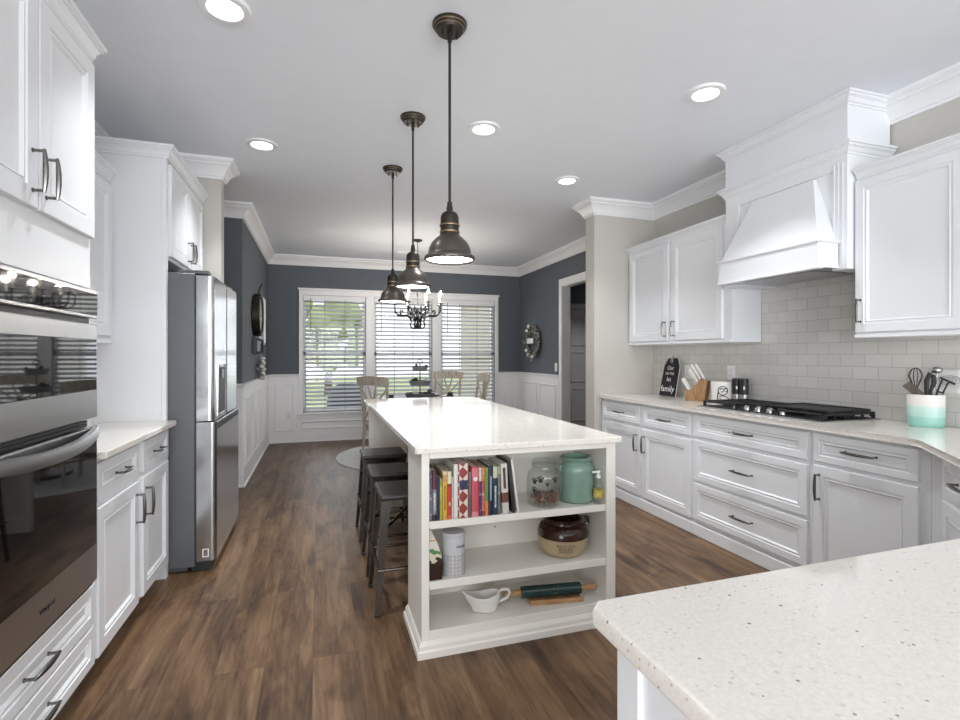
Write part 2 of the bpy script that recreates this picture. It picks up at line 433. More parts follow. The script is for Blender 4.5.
class MB:
    def __init__(self):
        self.bm = bmesh.new()

    def _mi(self, faces, mi):
        for f in faces:
            f.material_index = mi

    def box(self, a, b, bev=0.0, mi=0, seg=1):
        x0, y0, z0 = a
        x1, y1, z1 = b
        x0, x1 = min(x0, x1), max(x0, x1)
        y0, y1 = min(y0, y1), max(y0, y1)
        z0, z1 = min(z0, z1), max(z0, z1)
        t = bmesh.new()
        vs = [t.verts.new((x, y, z)) for x in (x0, x1) for y in (y0, y1) for z in (z0, z1)]
        for q in ((0, 1, 3, 2), (4, 6, 7, 5), (0, 4, 5, 1), (2, 3, 7, 6), (0, 2, 6, 4), (1, 5, 7, 3)):
            t.faces.new([vs[i] for i in q])
        if bev > 0:
            bv = min(bev, 0.45 * min(x1 - x0, y1 - y0, z1 - z0))
            bmesh.ops.bevel(t, geom=list(t.edges), offset=bv, segments=seg, affect='EDGES', profile=0.5)
        self.merge(t, mi)

    def merge(self, t, mi=0, mtx=None):
        bmesh.ops.recalc_face_normals(t, faces=list(t.faces))
        if mtx is not None:
            t.transform(mtx)
        for f in t.faces:
            f.material_index = mi
        me = bpy.data.meshes.new('t')
        t.to_mesh(me)
        t.free()
        self.bm.from_mesh(me)
        bpy.data.meshes.remove(me)

    def obox(self, o, u, v, w, L, mi=0, bev=0.0):
        """box from corner o along unit vectors u v w"""
        t = MB()
        t.box((0, 0, 0), L, bev)
        m = Matrix((u, v, w)).transposed().to_4x4()
        m.translation = Vector(o)
        self.merge(t.bm, mi, m)

    def lathe(self, prof, c=(0, 0, 0), seg=24, mi=0, axis='z', sy=1.0):
        t = bmesh.new()
        rings = []
        for r, z in prof:
            if r < 1e-6:
                rings.append([t.verts.new((0, 0, z))])
            else:
                rings.append([t.verts.new((r * math.cos(2 * PI * k / seg), sy * r * math.sin(2 * PI * k / seg), z)) for k in range(seg)])
        for a, b in zip(rings, rings[1:]):
            if len(a) == 1 and len(b) == 1:
                continue
            for k in range(seg):
                j = (k + 1) % seg
                if len(a) == 1:
                    t.faces.new((a[0], b[k], b[j]))
                elif len(b) == 1:
                    t.faces.new((a[k], a[j], b[0]))
                else:
                    t.faces.new((a[k], a[j], b[j], b[k]))
        m = Matrix.Identity(4)
        if axis == 'x':
            m = Matrix.Rotation(PI / 2, 4, 'Y')
        elif axis == 'y':
            m = Matrix.Rotation(-PI / 2, 4, 'X')
        m = Matrix.Translation(c) @ m
        self.merge(t, mi, m)

    def tube(self, pts, r, seg=8, mi=0, caps=True, flat=None):
        pts = [Vector(p) for p in pts]
        n = len(pts)
        rs = r if isinstance(r, (list, tuple)) else [r] * n
        t = bmesh.new()
        rings = []
        prev = None
        for i, p in enumerate(pts):
            d = (pts[min(i + 1, n - 1)] - pts[max(i - 1, 0)]).normalized()
            if prev is None:
                up = Vector((0, 0, 1)) if abs(d.z) < 0.9 else Vector((1, 0, 0))
                a = d.cross(up).normalized()
            else:
                a = prev - d * prev.dot(d)
                a = a.normalized() if a.length > 1e-6 else d.orthogonal().normalized()
            prev = a
            b = d.cross(a)
            rings.append([t.verts.new(p + (a * math.cos(2 * PI * k / seg) + b * math.sin(2 * PI * k / seg)) * rs[i]) for k in range(seg)])
        for a, b in zip(rings, rings[1:]):
            for k in range(seg):
                j = (k + 1) % seg
                t.faces.new((a[k], a[j], b[j], b[k]))
        if caps:
            t.faces.new(rings[0][::-1])
            t.faces.new(rings[-1])
        self.merge(t, mi)

    def rings(self, R, mi=0, cap0=True, cap1=True):
        """loft between rings of equal length"""
        t = bmesh.new()
        V = [[t.verts.new(p) for p in r] for r in R]
        k = len(R[0])
        for a, b in zip(V, V[1:]):
            for i in range(k):
                j = (i + 1) % k
                t.faces.new((a[i], a[j], b[j], b[i]))
        if cap0:
            t.faces.new(V[0][::-1])
        if cap1:
            t.faces.new(V[-1])
        self.merge(t, mi)

    def prism(self, poly, z0, z1, bev=0.0, mi=0):
        t = bmesh.new()
        a = [t.verts.new((x, y, z0)) for x, y in poly]
        b = [t.verts.new((x, y, z1)) for x, y in poly]
        k = len(poly)
        t.faces.new(a[::-1])
        top = t.faces.new(b)
        for i in range(k):
            j = (i + 1) % k
            t.faces.new((a[i], a[j], b[j], b[i]))
        if bev:
            bmesh.ops.bevel(t, geom=[e for e in t.edges if all(abs(v.co.z - z1) < 1e-6 for v in e.verts) or all(abs(v.co.z - z0) < 1e-6 for v in e.verts)],
                            offset=bev, segments=2, affect='EDGES', profile=0.5)
        self.merge(t, mi)

    def pris(self, o, u, v, w, poly, d, mi=0, bev=0.0):
        """polygon in (u,v) plane extruded d along w"""
        t = MB()
        t.prism(poly, 0, d, bev)
        m = Matrix((u, v, w)).transposed().to_4x4()
        m.translation = Vector(o)
        self.merge(t.bm, mi, m)

    def sweep(self, prof, path, zb=0.0, mi=0, closed=False):
        """profile (d, z) swept along an xy path, d measured to the left of travel"""
        P = [Vector((x, y)) for x, y in path]
        n = len(P)
        R = []
        for i in range(n):
            if closed:
                d0 = (P[i] - P[i - 1]).normalized()
                d1 = (P[(i + 1) % n] - P[i]).normalized()
            else:
                d0 = (P[i] - P[i - 1]).normalized() if i > 0 else None
                d1 = (P[i + 1] - P[i]).normalized() if i < n - 1 else None
                d0 = d0 or d1
                d1 = d1 or d0
            n0 = Vector((-d0.y, d0.x))
            n1 = Vector((-d1.y, d1.x))
            mv = n0 + n1
            mv = mv / max(1e-6, mv.dot(n0)) if mv.length > 1e-6 else n0
            R.append([(P[i].x + mv.x * d, P[i].y + mv.y * d, zb + z) for d, z in prof])
        if closed:
            R.append(R[0])
            self.rings(R, mi, False, False)
        else:
            self.rings(R, mi)

    def front(self, o, u, v, w, Wd, Ht, t=0.02, fw=0.055, mi=0):
        """framed cabinet front with a stepped, recessed centre panel"""
        o, u, v, w = Vector(o), Vector(u), Vector(v), Vector(w)
        R = []
        for ins, dep in ((0, 0), (0, t - 0.003), (0.003, t), (fw, t), (fw + 0.003, t - 0.005), (fw + 0.012, t - 0.005),
                         (fw + 0.015, t - 0.002), (fw + 0.018, t - 0.005), (fw + 0.024, t - 0.011)):
            R.append([o + u * ins + v * ins + w * dep, o + u * (Wd - ins) + v * ins + w * dep,
                      o + u * (Wd - ins) + v * (Ht - ins) + w * dep, o + u * ins + v * (Ht - ins) + w * dep])
        self.rings(R, mi)

    def frame_ring(self, o, u, v, w, Wd, Ht, fw=0.03, t=0.014, mi=0):
        o, u, v, w = Vector(o), Vector(u), Vector(v), Vector(w)
        R = []
        for ins, dep in ((0, 0), (0, t * 0.6), (fw * 0.35, t), (fw * 0.6, t * 0.7), (fw, t * 0.35), (fw, 0)):
            R.append([o + u * ins + v * ins + w * dep, o + u * (Wd - ins) + v * ins + w * dep,
                      o + u * (Wd - ins) + v * (Ht - ins) + w * dep, o + u * ins + v * (Ht - ins) + w * dep])
        R.append(R[0])
        self.rings(R, mi, False, False)

    def sphere(self, c, r, s=(1, 1, 1), seg=16, mi=0):
        t = bmesh.new()
        bmesh.ops.create_uvsphere(t, u_segments=seg, v_segments=max(6, seg // 2), radius=r)
        self.merge(t, mi, Matrix.Translation(c) @ Matrix.Diagonal((*s, 1)))

    def build(self, name, mats, parent=None, org=None, sharp=38):
        me = bpy.data.meshes.new(name)
        if parent is not None:
            og = ORG[parent.name]
        elif org is not None:
            og = Vector(org)
        else:
            lo = Vector([min(v.co[i] for v in self.bm.verts) for i in range(3)])
            hi = Vector([max(v.co[i] for v in self.bm.verts) for i in range(3)])
            og = Vector(((lo.x + hi.x) / 2, (lo.y + hi.y) / 2, lo.z))
        bmesh.ops.translate(self.bm, verts=list(self.bm.verts), vec=-Vector(og))
        self.bm.to_mesh(me)
        self.bm.free()
        if not isinstance(mats, (list, tuple)):
            mats = [mats]
        for m in mats:
            me.materials.append(m)
        me.polygons.foreach_set('use_smooth', [True] * len(me.polygons))
        me.set_sharp_from_angle(angle=math.radians(sharp))
        o = bpy.data.objects.new(name, me)
        COL.objects.link(o)
        wn = o.modifiers.new('weighted_normals', 'WEIGHTED_NORMAL')
        wn.keep_sharp = True
        wn.weight = 90
        ORG[o.name] = Vector(og)
        if parent is not None:
            o.parent = parent
        else:
            o.location = og
        return o


def thing(name, label, cat, loc=(0, 0, 0), group=None):
    o = bpy.data.objects.new(name, None)
    o.empty_display_size = 0.1
    COL.objects.link(o)
    o.location = loc
    ORG[o.name] = Vector(loc)
    return tag(o, label, cat, group)


def tag(o, label, cat, group=None):
    o['label'] = label
    o['category'] = cat
    if group:
        o['group'] = group
    return o


def structure(o):
    o['kind'] = 'structure'
    return o


def copy_tree(o, parent=None):
    c = o.copy()
    COL.objects.link(c)
    if parent is not None:
        c.parent = parent
    for ch in list(o.children):
        copy_tree(ch, c)
    return c


def one(name, mats, fn, label, cat, group=None, sharp=38):
    mb = MB()
    fn(mb)
    return tag(mb.build(name, mats, sharp=sharp), label, cat, group)


def part(name, mats, parent, fn, sharp=38):
    mb = MB()
    fn(mb)
    return mb.build(name, mats, parent, sharp=sharp)


def text_bm(body, size, depth=0.001, spacing=1.0):
    cu = bpy.data.curves.new('t', 'FONT')
    cu.body = body
    cu.size = size
    cu.align_x = 'CENTER'
    cu.align_y = 'CENTER'
    cu.extrude = depth
    cu.space_character = spacing
    cu.resolution_u = 3
    o = bpy.data.objects.new('t', cu)
    COL.objects.link(o)
    bpy.context.view_layer.update()
    dg = bpy.context.evaluated_depsgraph_get()
    me = bpy.data.meshes.new_from_object(o.evaluated_get(dg))
    t = bmesh.new()
    t.from_mesh(me)
    bpy.data.objects.remove(o)
    bpy.data.curves.remove(cu)
    bpy.data.meshes.remove(me)
    return t


X_, Y_, Z_ = Vector((1, 0, 0)), Vector((0, 1, 0)), Vector((0, 0, 1))


def add_text(mb, body, size, o, u, v, mi=0, depth=0.0006, spacing=1.0):
    t = text_bm(body, size, depth, spacing)
    u, v = Vector(u), Vector(v)
    m = Matrix((u, v, u.cross(v))).transposed().to_4x4()
    m.translation = Vector(o)
    mb.merge(t, mi, m)


def pull(mb, c, along, out, L=0.13, stand=0.03):
    """bow-shaped bar pull centred on c"""
    c, a, o = Vector(c), Vector(along).normalized(), Vector(out).normalized()
    for s in (-1, 1):
        p = c + a * (s * L / 2)
        mb.tube([p, p + o * (stand + 0.003)], 0.0048, 8)
        mb.tube([p, p + o * 0.003], 0.007, 8)
    pts, rs = [], []
    for k in range(9):
        q = -1 + 2 * k / 8
        pts.append(c + a * (q * (L / 2 + 0.006)) + o * (stand + 0.004 * (1 - q * q)))
        rs.append(0.0046 + 0.0034 * (1 - q * q))
    mb.tube(pts, rs, 8)


def cab_front(parent, kind, o, u, w, Wd, Ht, fw, m, hand=None, hlen=0.13):
    """door or drawer front plus its pull; hand = (du, dv, 'v'|'h') from the lower corner"""
    mb = MB()
    mb.front(o, u, Z_, w, Wd, Ht, 0.02, fw)
    d = mb.build(kind, m, parent)
    if hand:
        hb = MB()
        c = Vector(o) + Vector(u) * hand[0] + Z_ * hand[1] + Vector(w) * 0.0195
        pull(hb, c, Z_ if hand[2] == 'v' else u, w, hlen)
        hb.build('handle', M['handle'], d)
    return d


CROWN = [(0, -.14), (.014, -.14), (.014, -.124), (.022, -.120), (.030, -.096), (.044, -.072), (.064, -.052), (.076, -.046), (.076, -.034), (.086, -.030), (.098, -.018), (.1, 0), (0, 0)]
CABCROWN = [(0, 0), (.008, 0), (.008, .012), (.012, .014), (.016, .032), (.026, .046), (.034, .050), (.034, .056), (.042, .060), (.042, .074), (0, .074)]

CEIL = 2.765
# ------------------------------------------------------------------ room shell
mb = MB(); mb.box((-3.4, -4.3, -0.12), (4.8, 8.11, 0)); structure(mb.build('floor', M['floor'], org=(0, 0, 0)))
mb = MB(); mb.box((-3.4, -4.3, CEIL), (4.8, 8.11, CEIL + .12)); structure(mb.build('ceiling', M['ceiling'], org=(0, 0, CEIL)))
mb = MB(); mb.box((-1.56, -.8, 0), (-1.44, 4.27, CEIL)); mb.box((-1.56, -4.3, 0), (-1.44, -3.6, CEIL)); mb.box((-1.56, -3.6, 2.4), (-1.44, -.8, CEIL)); mb.box((-1.56, -3.6, 0), (-1.44, -.8, .2)); mb.box((-1.54, -2.25, .2), (-1.46, -2.15, 2.4)); structure(mb.build('wall_left', M['wall']))  # opening behind the camera is added for the side fill light
mb = MB(); mb.box((-3.3, 4.27, 0), (-.71, 4.39, CEIL)); structure(mb.build('wall_pantry', M['wall']))
mb = MB(); mb.box((-3.4, 4.27, 0), (-3.3, 5.42, CEIL)); structure(mb.build('wall_hall', M['wall']))
mb = MB(); mb.box((-3.3, 5.42, 0), (-.715, 8.0, CEIL)); structure(mb.build('wall_dining_left', M['slate']))
mb = MB(); mb.box((3.17, -4.3, 0), (3.29, 4.26, CEIL)); structure(mb.build('wall_right', M['wall']))
mb = MB(); mb.box((2.496, 4.26, 0), (3.37, 4.42, CEIL)); structure(mb.build('wall_nib', M['wall']))
mb = MB()
mb.box((3.25, 4.42, 0), (3.37, 5.55, CEIL)); mb.box((3.25, 6.42, 0), (3.37, 8.11, CEIL)); mb.box((3.25, 5.55, 2.27), (3.37, 6.42, CEIL))
structure(mb.build('wall_dining_right', M['slate']))
mb = MB(); mb.box((3.37, 7.55, 0), (4.8, 7.65, CEIL)); mb.box((4.7, 4.4, 0), (4.8, 7.55, CEIL)); mb.box((3.37, 4.3, 0), (4.8, 4.4, CEIL))
structure(mb.build('wall_passage', M['slate']))
# rear wall of the room behind the camera, with an opening added to let in fill light
mb = MB()
mb.box((-1.56, -4.4, 0), (-1.5, -4.0, CEIL)); mb.box((2.9, -4.15, 0), (3.29, -4.0, CEIL))
mb.box((-1.5, -4.15, 0), (2.9, -4.0, .3)); mb.box((-1.5, -4.15, 2.4), (2.9, -4.0, CEIL))
for x in (-.07, 1.4):
    mb.box((x - .05, -4.1, .3), (x + .05, -4.0, 2.4))
structure(mb.build('wall_rear', M['wall']))

WIN = ((-.227, .69), (.815, 1.735), (1.875, 2.80))
WZ0, WZ1 = .44, 2.19
BY = 7.99
mb = MB()
mb.box((-.9, BY, 0), (WIN[0][0], 8.11, CEIL)); mb.box((WIN[2][1], BY, 0), (3.37, 8.11, CEIL))
mb.box((WIN[0][1], BY, 0), (WIN[1][0], 8.11, CEIL)); mb.box((WIN[1][1], BY, 0), (WIN[2][0], 8.11, CEIL))
for a, b in WIN:
    mb.box((a, BY, 0), (b, 8.11, WZ0)); mb.box((a, BY, WZ1), (b, 8.11, CEIL))
structure(mb.build('wall_back', M['slate']))

# backsplash tiles
mb = MB(); mb.box((3.158, 1.0, .914), (3.17, 4.26, 1.40)); mb.box((3.158, 2.075, 1.40), (3.17, 2.97, 1.86))
structure(mb.build('wall_backsplash', M['tile'], org=(0, 0, .914)))

# crown, base and chair-rail mouldings
mb = MB()
mb.sweep(CROWN, [(3.17, -4.0), (3.17, 4.26), (2.496, 4.26), (2.496, 4.42), (3.25, 4.42), (3.25, BY), (-.715, BY), (-.715, 5.42), (-3.3, 5.42)], CEIL)
mb.sweep(CROWN, [(-3.3, 4.39), (-.71, 4.39), (-.71, 4.27), (-1.44, 4.27), (-1.44, -4.0)], CEIL)
structure(mb.build('trim_1', M['trim'], sharp=15))
BASE = [(0, 0), (.026, 0), (.026, .018), (.016, .022), (.016, .115), (.009, .135), (0, .14)]
mb = MB()
mb.sweep(BASE, [(3.25, 6.5), (3.25, BY), (-.715, BY), (-.715, 5.42), (-3.3, 5.42)])
structure(mb.build('baseboard_dining', M['trim']))
mb = MB(); mb.sweep(BASE, [(2.6, 4.26), (2.496, 4.26), (2.496, 4.42), (3.25, 4.42), (3.25, 5.47)])
structure(mb.build('baseboard_nib', M['trim']))
CAP = [(0, -.07), (.012, -.07), (.014, -.02), (.032, -.012), (.034, .008), (0, .012)]
mb = MB()
mb.box((-.285, BY - .012, .10), (-.715, BY, .98)); mb.box((2.86, BY - .012, .10), (3.25, BY, .98)); mb.box((-.285, BY - .012, .10), (2.86, BY, .40))
mb.box((-.715, 5.42, .10), (-.703, BY, .98)); mb.box((3.238, 6.5, .10), (3.25, BY, .98))
mb.box((-.715, 5.408, .1), (-2.0, 5.42, .98))
mb.sweep(CAP, [(3.25, 6.5), (3.25, BY), (2.86, BY)], 1.0)
mb.sweep(CAP, [(-.285, BY), (-.715, BY), (-.715, 5.42), (-2.0, 5.42)], 1.0)
for a, b, z0, z1 in ((-.62, -.35, .17, .87), (2.93, 3.18, .17, .87), (-.24, .72, .19, .31), (.80, 1.74, .19, .31), (1.86, 2.80, .19, .31)):
    mb.frame_ring((a, BY - .012, z0), X_, Z_, -Y_, b - a, z1 - z0)
for y0, y1 in ((5.50, 6.03), (6.13, 6.66), (6.76, 7.29), (7.39, 7.90)):
    mb.frame_ring((-.703, y0, .19), Y_, Z_, X_, y1 - y0, .68)
for y0, y1 in ((6.58, 7.16), (7.26, 7.86)):
    mb.frame_ring((3.238, y1, .19), -Y_, Z_, -X_, y1 - y0, .68)
structure(mb.build('trim_2', M['trim']))

# window casing (one piece round the three windows)
mb = MB()
yc = BY - .022
mb.box((-.285, yc, .44), (-.227, BY, WZ1), .004); mb.box((2.80, yc, .44), (2.86, BY, WZ1), .004)
mb.box((-.285, yc, WZ1), (2.86, BY, 2.265), .004); mb.box((-.30, yc - .012, 2.266), (2.875, BY, 2.295), .004)
mb.box((.69, yc, .44), (.815, BY, WZ1), .004); mb.box((1.735, yc, .44), (1.875, BY, WZ1), .004)
mb.box((-.31, BY - .06, .405), (2.885, BY, .44), .006); mb.box((-.285, yc, .345), (2.86, BY, .405), .004)
structure(mb.build('trim_3', M['trim']))
# doorway casing on the dining side wall
mb = MB()
mb.box((3.232, 6.40, 0), (3.25, 6.485, 2.259), .004); mb.box((3.232, 5.47, 0), (3.25, 5.56, 2.259), .004); mb.box((3.232, 5.47, 2.26), (3.25, 6.485, 2.36), .004)
mb.box((3.25, 6.40, 0), (3.37, 6.42, 2.27)); mb.box((3.25, 5.55, 0), (3.37, 5.57, 2.27)); mb.box((3.25, 5.571, 2.25), (3.37, 6.399, 2.27))
structure(mb.build('trim_4', M['trim']))

# windows: sashes, panes
for i, (a, b) in enumerate(WIN):
    mb = MB()
    y0, y1 = 8.03, 8.075
    for z0, z1, yy in ((WZ0, 1.33, 0.0), (1.29, WZ1, .018)):
        mb.box((a, y0 + yy, z0), (a + .045, y1 + yy, z1)); mb.box((b - .045, y0 + yy, z0), (b, y1 + yy, z1))
        mb.box((a, y0 + yy, z0), (b, y1 + yy, z0 + .045)); mb.box((a, y0 + yy, z1 - .045), (b, y1 + yy, z1))
    w = structure(mb.build('window_%d' % (i + 1), M['trim']))
    part('glass_pane', M['glass'], w, lambda q: (q.box((a + .04, 8.05, WZ0 + .04), (b - .04, 8.054, 1.30)), q.box((a + .04, 8.068, 1.32), (b - .04, 8.072, WZ1 - .04))))

# panelled door in the passage
mb = MB()
mb.box((3.55, 7.528, 0.01), (4.33, 7.55, 2.05))
d3 = structure(mb.build('door_1', M['door']))
mb = MB()
for x0, x1 in ((3.63, 3.90), (3.98, 4.25)):
    for z0, z1 in ((.2, .75), (.85, 1.35), (1.45, 1.92)):
        mb.frame_ring((x0, 7.528, z0), X_, Z_, -Y_, x1 - x0, z1 - z0, .03, .012)
mb.build('door_panel', M['door'], d3)
part('door_knob', M['handle'], d3, lambda q: q.sphere((3.62, 7.49, .95), .03))
mb = MB(); mb.box((3.46, 7.53, 0), (3.54, 7.55, 2.14)); mb.box((4.34, 7.53, 0), (4.42, 7.55, 2.14)); mb.box((3.46, 7.53, 2.06), (4.42, 7.55, 2.15))
structure(mb.build('trim_5', M['door']))

# ------------------------------------------------------------------ outside
mb = MB(); mb.box((-14, 8.2, -.5), (22, 40, -.35))
structure(mb.build('ground_lawn', mat('lawn', (0.44, 0.49, 0.27), 0.95, var=0.25, scale=3)))
leafm = mat('tree_leaves', (0.34, 0.40, 0.20), 0.9, var=0.35, scale=1.5)
barkm = mat('tree_bark', (0.12, 0.09, 0.07), 0.9)


def tree(x, y, h, r, label, seed):
    t = thing('garden_tree', label, 'tree', (x, y, -.35), 'trees beyond the lawn')
    part('trunk', barkm, t, lambda q: q.tube([(x, y, -.35), (x + .1, y, h * .4), (x, y, h * .7)], [.16, .12, .05]))
    rr = random.Random(seed)

    def crown(q):
        for _ in range(26):
            a, e, d = rr.uniform(0, 2 * PI), rr.uniform(-.6, 1), rr.uniform(.3, 1)
            c = (x + r * d * math.cos(a), y + r * d * math.sin(a), h * .66 + r * e * .9)
            b = bmesh.new()
            bmesh.ops.create_icosphere(b, subdivisions=2, radius=r * rr.uniform(.25, .45))
            for v in b.verts:
                v.co *= 1 + .25 * mnoise.noise(v.co * 4 + Vector(c))
            q.merge(b, 0, Matrix.Translation(c))
    part('crown', leafm, t, crown, 180)


tree(.35, 22, 3.1, 1.5, 'round green tree seen through the left dining window', 1)
tree(-2.6, 26, 3.6, 1.4, 'small green tree at the left edge of the left dining window', 2)
tree(8.6, 24, 5.2, 2.0, 'tall green tree seen at the right edge of the right dining window', 3)
# covered grill
t = thing('covered_grill', 'dark round-topped barbecue outside the left dining window', 'grill', (.55, 10.8, -.35))
part('grill_cover', mat('grill_cover_cloth', (.05, .055, .065), .7, bump=.3, bscale=12), t,
     lambda q: q.lathe([(.38, -.33), (.40, .1), (.40, .35), (.37, .5), (.29, .63), (.16, .71), (0, .74)], (.55, 10.8, 0), 24))
for sx in (-1, 1):
    for sy in (-1, 1):
        part('grill_foot', M['black'], t, lambda q: q.box((.55 + sx * .3 - .03, 10.8 + sy * .3 - .03, -.35), (.55 + sx * .3 + .03, 10.8 + sy * .3 + .03, -.31)))
# neighbouring house
t = thing('neighbour_house', 'pale siding house seen through the right dining window', 'house', (6.6, 15.5, -.35))
part('house_wall', mat('pale_siding', (.60, .54, .47), .9, var=.03), t, lambda q: [q.box((4.7, 14 - .008 * (k % 2), -.35 + k * .19), (8.6, 17, -.35 + k * .19 + .19)) for k in range(18)])
part('roof', mat('grey_shingle', (.16, .15, .15), .9), t, lambda q: q.prism([(4.5, 13.7), (8.8, 13.7), (8.8, 17.3), (4.5, 17.3)], 3.07, 3.25))
part('house_window', M['blackglass'], t, lambda q: q.box((5.6, 13.97, .9), (6.4, 14.01, 2.2)))

# ------------------------------------------------------------------ left run: oven tower
XL = -.84      # carcass face, fronts add 20 mm
t = thing('oven_cabinet', 'tall white cabinet built round the wall oven, with doors above and drawers below', 'cabinet', (-1.13, 1.88, 0))
mb = MB()
mb.box((-1.43, 1.44, .10), (XL, 1.50, 2.42)); mb.box((-1.43, 2.265, .10), (XL, 2.31, 2.42))
mb.box((-1.43, 1.50, 1.545), (XL, 2.265, 2.42)); mb.box((-1.43, 1.50, .10), (XL, 2.265, .425)); mb.box((-1.43, 1.50, .425), (-1.40, 2.265, 1.545))
mb.box((-1.43, 1.44, 0), (-.90, 2.31, .10))
mb.build('body', M['cab'], t)
cab_front(t, 'door', (XL, 1.455, 1.735), Y_, X_, .435, .665, .06, M['cab'], (.40, .11, 'v'), .12)
cab_front(t, 'door', (XL, 1.900, 1.735), Y_, X_, .400, .665, .06, M['cab'], (.035, .11, 'v'), .12)
cab_front(t, 'drawer', (XL, 1.455, .265), Y_, X_, .845, .150, .036, M['cab'], (.4225, .075, 'h'), .14)
cab_front(t, 'drawer', (XL, 1.455, .105), Y_, X_, .845, .150, .036, M['cab'], (.4225, .075, 'h'), .14)
part('crown_moulding', M['cab'], t, lambda q: q.sweep(CABCROWN, [(-1.43, 2.31), (XL, 2.31), (XL, 1.44), (-1.43, 1.44)], 2.42), sharp=15)

# double wall oven
XO = -.80
t = thing('wall_oven', 'stainless double wall oven with dark glass doors set in the tall white cabinet', 'oven', (-1.1, 1.88, .425))
oy0, oy1 = 1.51, 2.255
part('oven_case', M['steel'], t, lambda q: q.box((-1.38, oy0 + .01, .435), (XL + .002, oy1 - .01, 1.535)))
cp = part('control_panel', M['steel_h'], t, lambda q: q.box((XL + .003, oy0, 1.425), (XO + .004, oy1, 1.530), .003))
part('display_glass', M['blackglass'], cp, lambda q: q.box((XO + .003, oy0 + .006, 1.436), (XO + .007, oy1 - .008, 1.516), .001))
part('upper_vent', M['black'], t, lambda q: q.box((XL + .003, oy0 + .01, 1.405), (XO - .012, oy1 - .03, 1.424)))
ud = part('upper_door', M['steel_h'], t, lambda q: q.box((XL + .003, oy0, 1.055), (XO + .004, oy1, 1.404), .004))
part('door_glass', M['blackglass'], ud, lambda q: q.box((XO + .003, oy0 + .012, 1.160), (XO + .0065, oy1 - .014, 1.347), .001))
part('vent_slot', M['black'], t, lambda q: [q.box((XL + .003, oy0 + .02, z), (XO - .010, oy1 - .05, z + .010)) for z in (1.028, 1.040)])
ld = part('lower_door', M['steel_h'], t, lambda q: q.box((XL + .003, oy0, .445), (XO + .004, oy1, 1.022), .004))
part('door_glass', M['blackglass'], ld, lambda q: q.box((XO + .003, oy0 + .012, .585), (XO + .0065, oy1 - .014, .972), .001))


def bow(q):
    R = []
    for k in range(25):
        s = -1 + 2 * k / 24
        y = (oy0 + oy1) / 2 + s * (oy1 - oy0) / 2 * .985
        out = XO + .005 + .040 * (1 - s * s) ** .8
        zc = 1.008 - .028 * (1 - s * s)
        R.append([(out - .012 if abs(s) < .98 else XO + .004, y, zc - .024), (out + .006, y, zc - .018), (out + .008, y, zc), (out + .004, y, zc + .02), (out - .010 if abs(s) < .98 else XO + .004, y, zc + .024)])
    q.rings(R)


part('handle', M['steel_h'], ld, bow, 60)
mb = MB(); add_text(mb, 'Whirlpool', .022, (XO + .0046, 1.885, .515), Y_, Z_)
mb.build('lettering', M['black'], ld)
part('base_trim', M['black'], t, lambda q: q.box((XL + .003, oy0, .428), (XO - .01, oy1, .443)))

# base cabinet left of the fridge
t = thing('base_cabinet', 'white base cabinet between the wall oven and the refrigerator', 'cabinet', (-1.13, 2.82, 0))
mb = MB(); mb.box((-1.43, 2.315, .09), (XL, 3.322, .884)); mb.box((-1.43, 2.315, 0), (-.92, 3.322, .09))
mb.build('body', M['cab'], t)
for y0, y1, hd in ((2.335, 2.80, 1), (2.865, 3.30, 0)):
    w_ = y1 - y0
    cab_front(t, 'drawer', (XL, y0, .715), Y_, X_, w_, .150, .034, M['cab'], (w_ / 2, .075, 'h'), .11)
    cab_front(t, 'door', (XL, y0, .105), Y_, X_, w_, .585, .055, M['cab'], ((w_ - .035) if hd else .035, .46, 'v'), .13)
one('countertop', M['quartz'], lambda q: q.box((-1.435, 2.313, .884), (-.785, 3.323, .914), .006, 0, 2), 'short white quartz countertop between the wall oven and the refrigerator', 'countertop')
t = thing('upper_cabinet', 'white wall cabinet above the short left countertop, half hidden by the oven tower', 'cabinet', (-1.27, 2.82, 1.38))
part('body', M['cab'], t, lambda q: (q.box((-1.435, 2.315, 1.38), (-1.12, 3.323, 2.25)), q.box((-1.435, 2.315, 1.355), (-1.105, 3.323, 1.38))))
cab_front(t, 'door', (-1.12, 2.33, 1.395), Y_, X_, .48, .84, .055, M['cab'], (.445, .1, 'v'))
cab_front(t, 'door', (-1.12, 2.825, 1.395), Y_, X_, .485, .84, .055, M['cab'], (.035, .1, 'v'))
part('crown_moulding', M['cab'], t, lambda q: q.sweep(CABCROWN, [(-1.12, 3.323), (-1.12, 2.37)], 2.25), sharp=15)

# refrigerator surround
t = thing('refrigerator_cabinet', 'white cabinet over the refrigerator with its tall side panel', 'cabinet', (-1.13, 3.8, 0))
part('side_panel', M['cab'], t, lambda q: (q.box((-1.435, 3.328, 0), (-.862, 3.352, 2.43)), q.box((-.862, 3.324, 0), (-.838, 3.362, 2.43), .002)))
part('body', M['cab'], t, lambda q: q.box((-1.435, 3.353, 1.85), (XL - .005, 4.262, 2.43)))
cab_front(t, 'door', (XL - .005, 3.385, 1.87), Y_, X_, .425, .54, .055, M['cab'], (.39, .10, 'v'), .12)
cab_front(t, 'door', (XL - .005, 3.820, 1.87), Y_, X_, .425, .54, .055, M['cab'], (.035, .10, 'v'), .12)
part('crown_moulding', M['cab'], t, lambda q: q.sweep(CABCROWN, [(-.835, 4.262), (-.835, 3.327), (-1.435, 3.327)], 2.42), sharp=15)

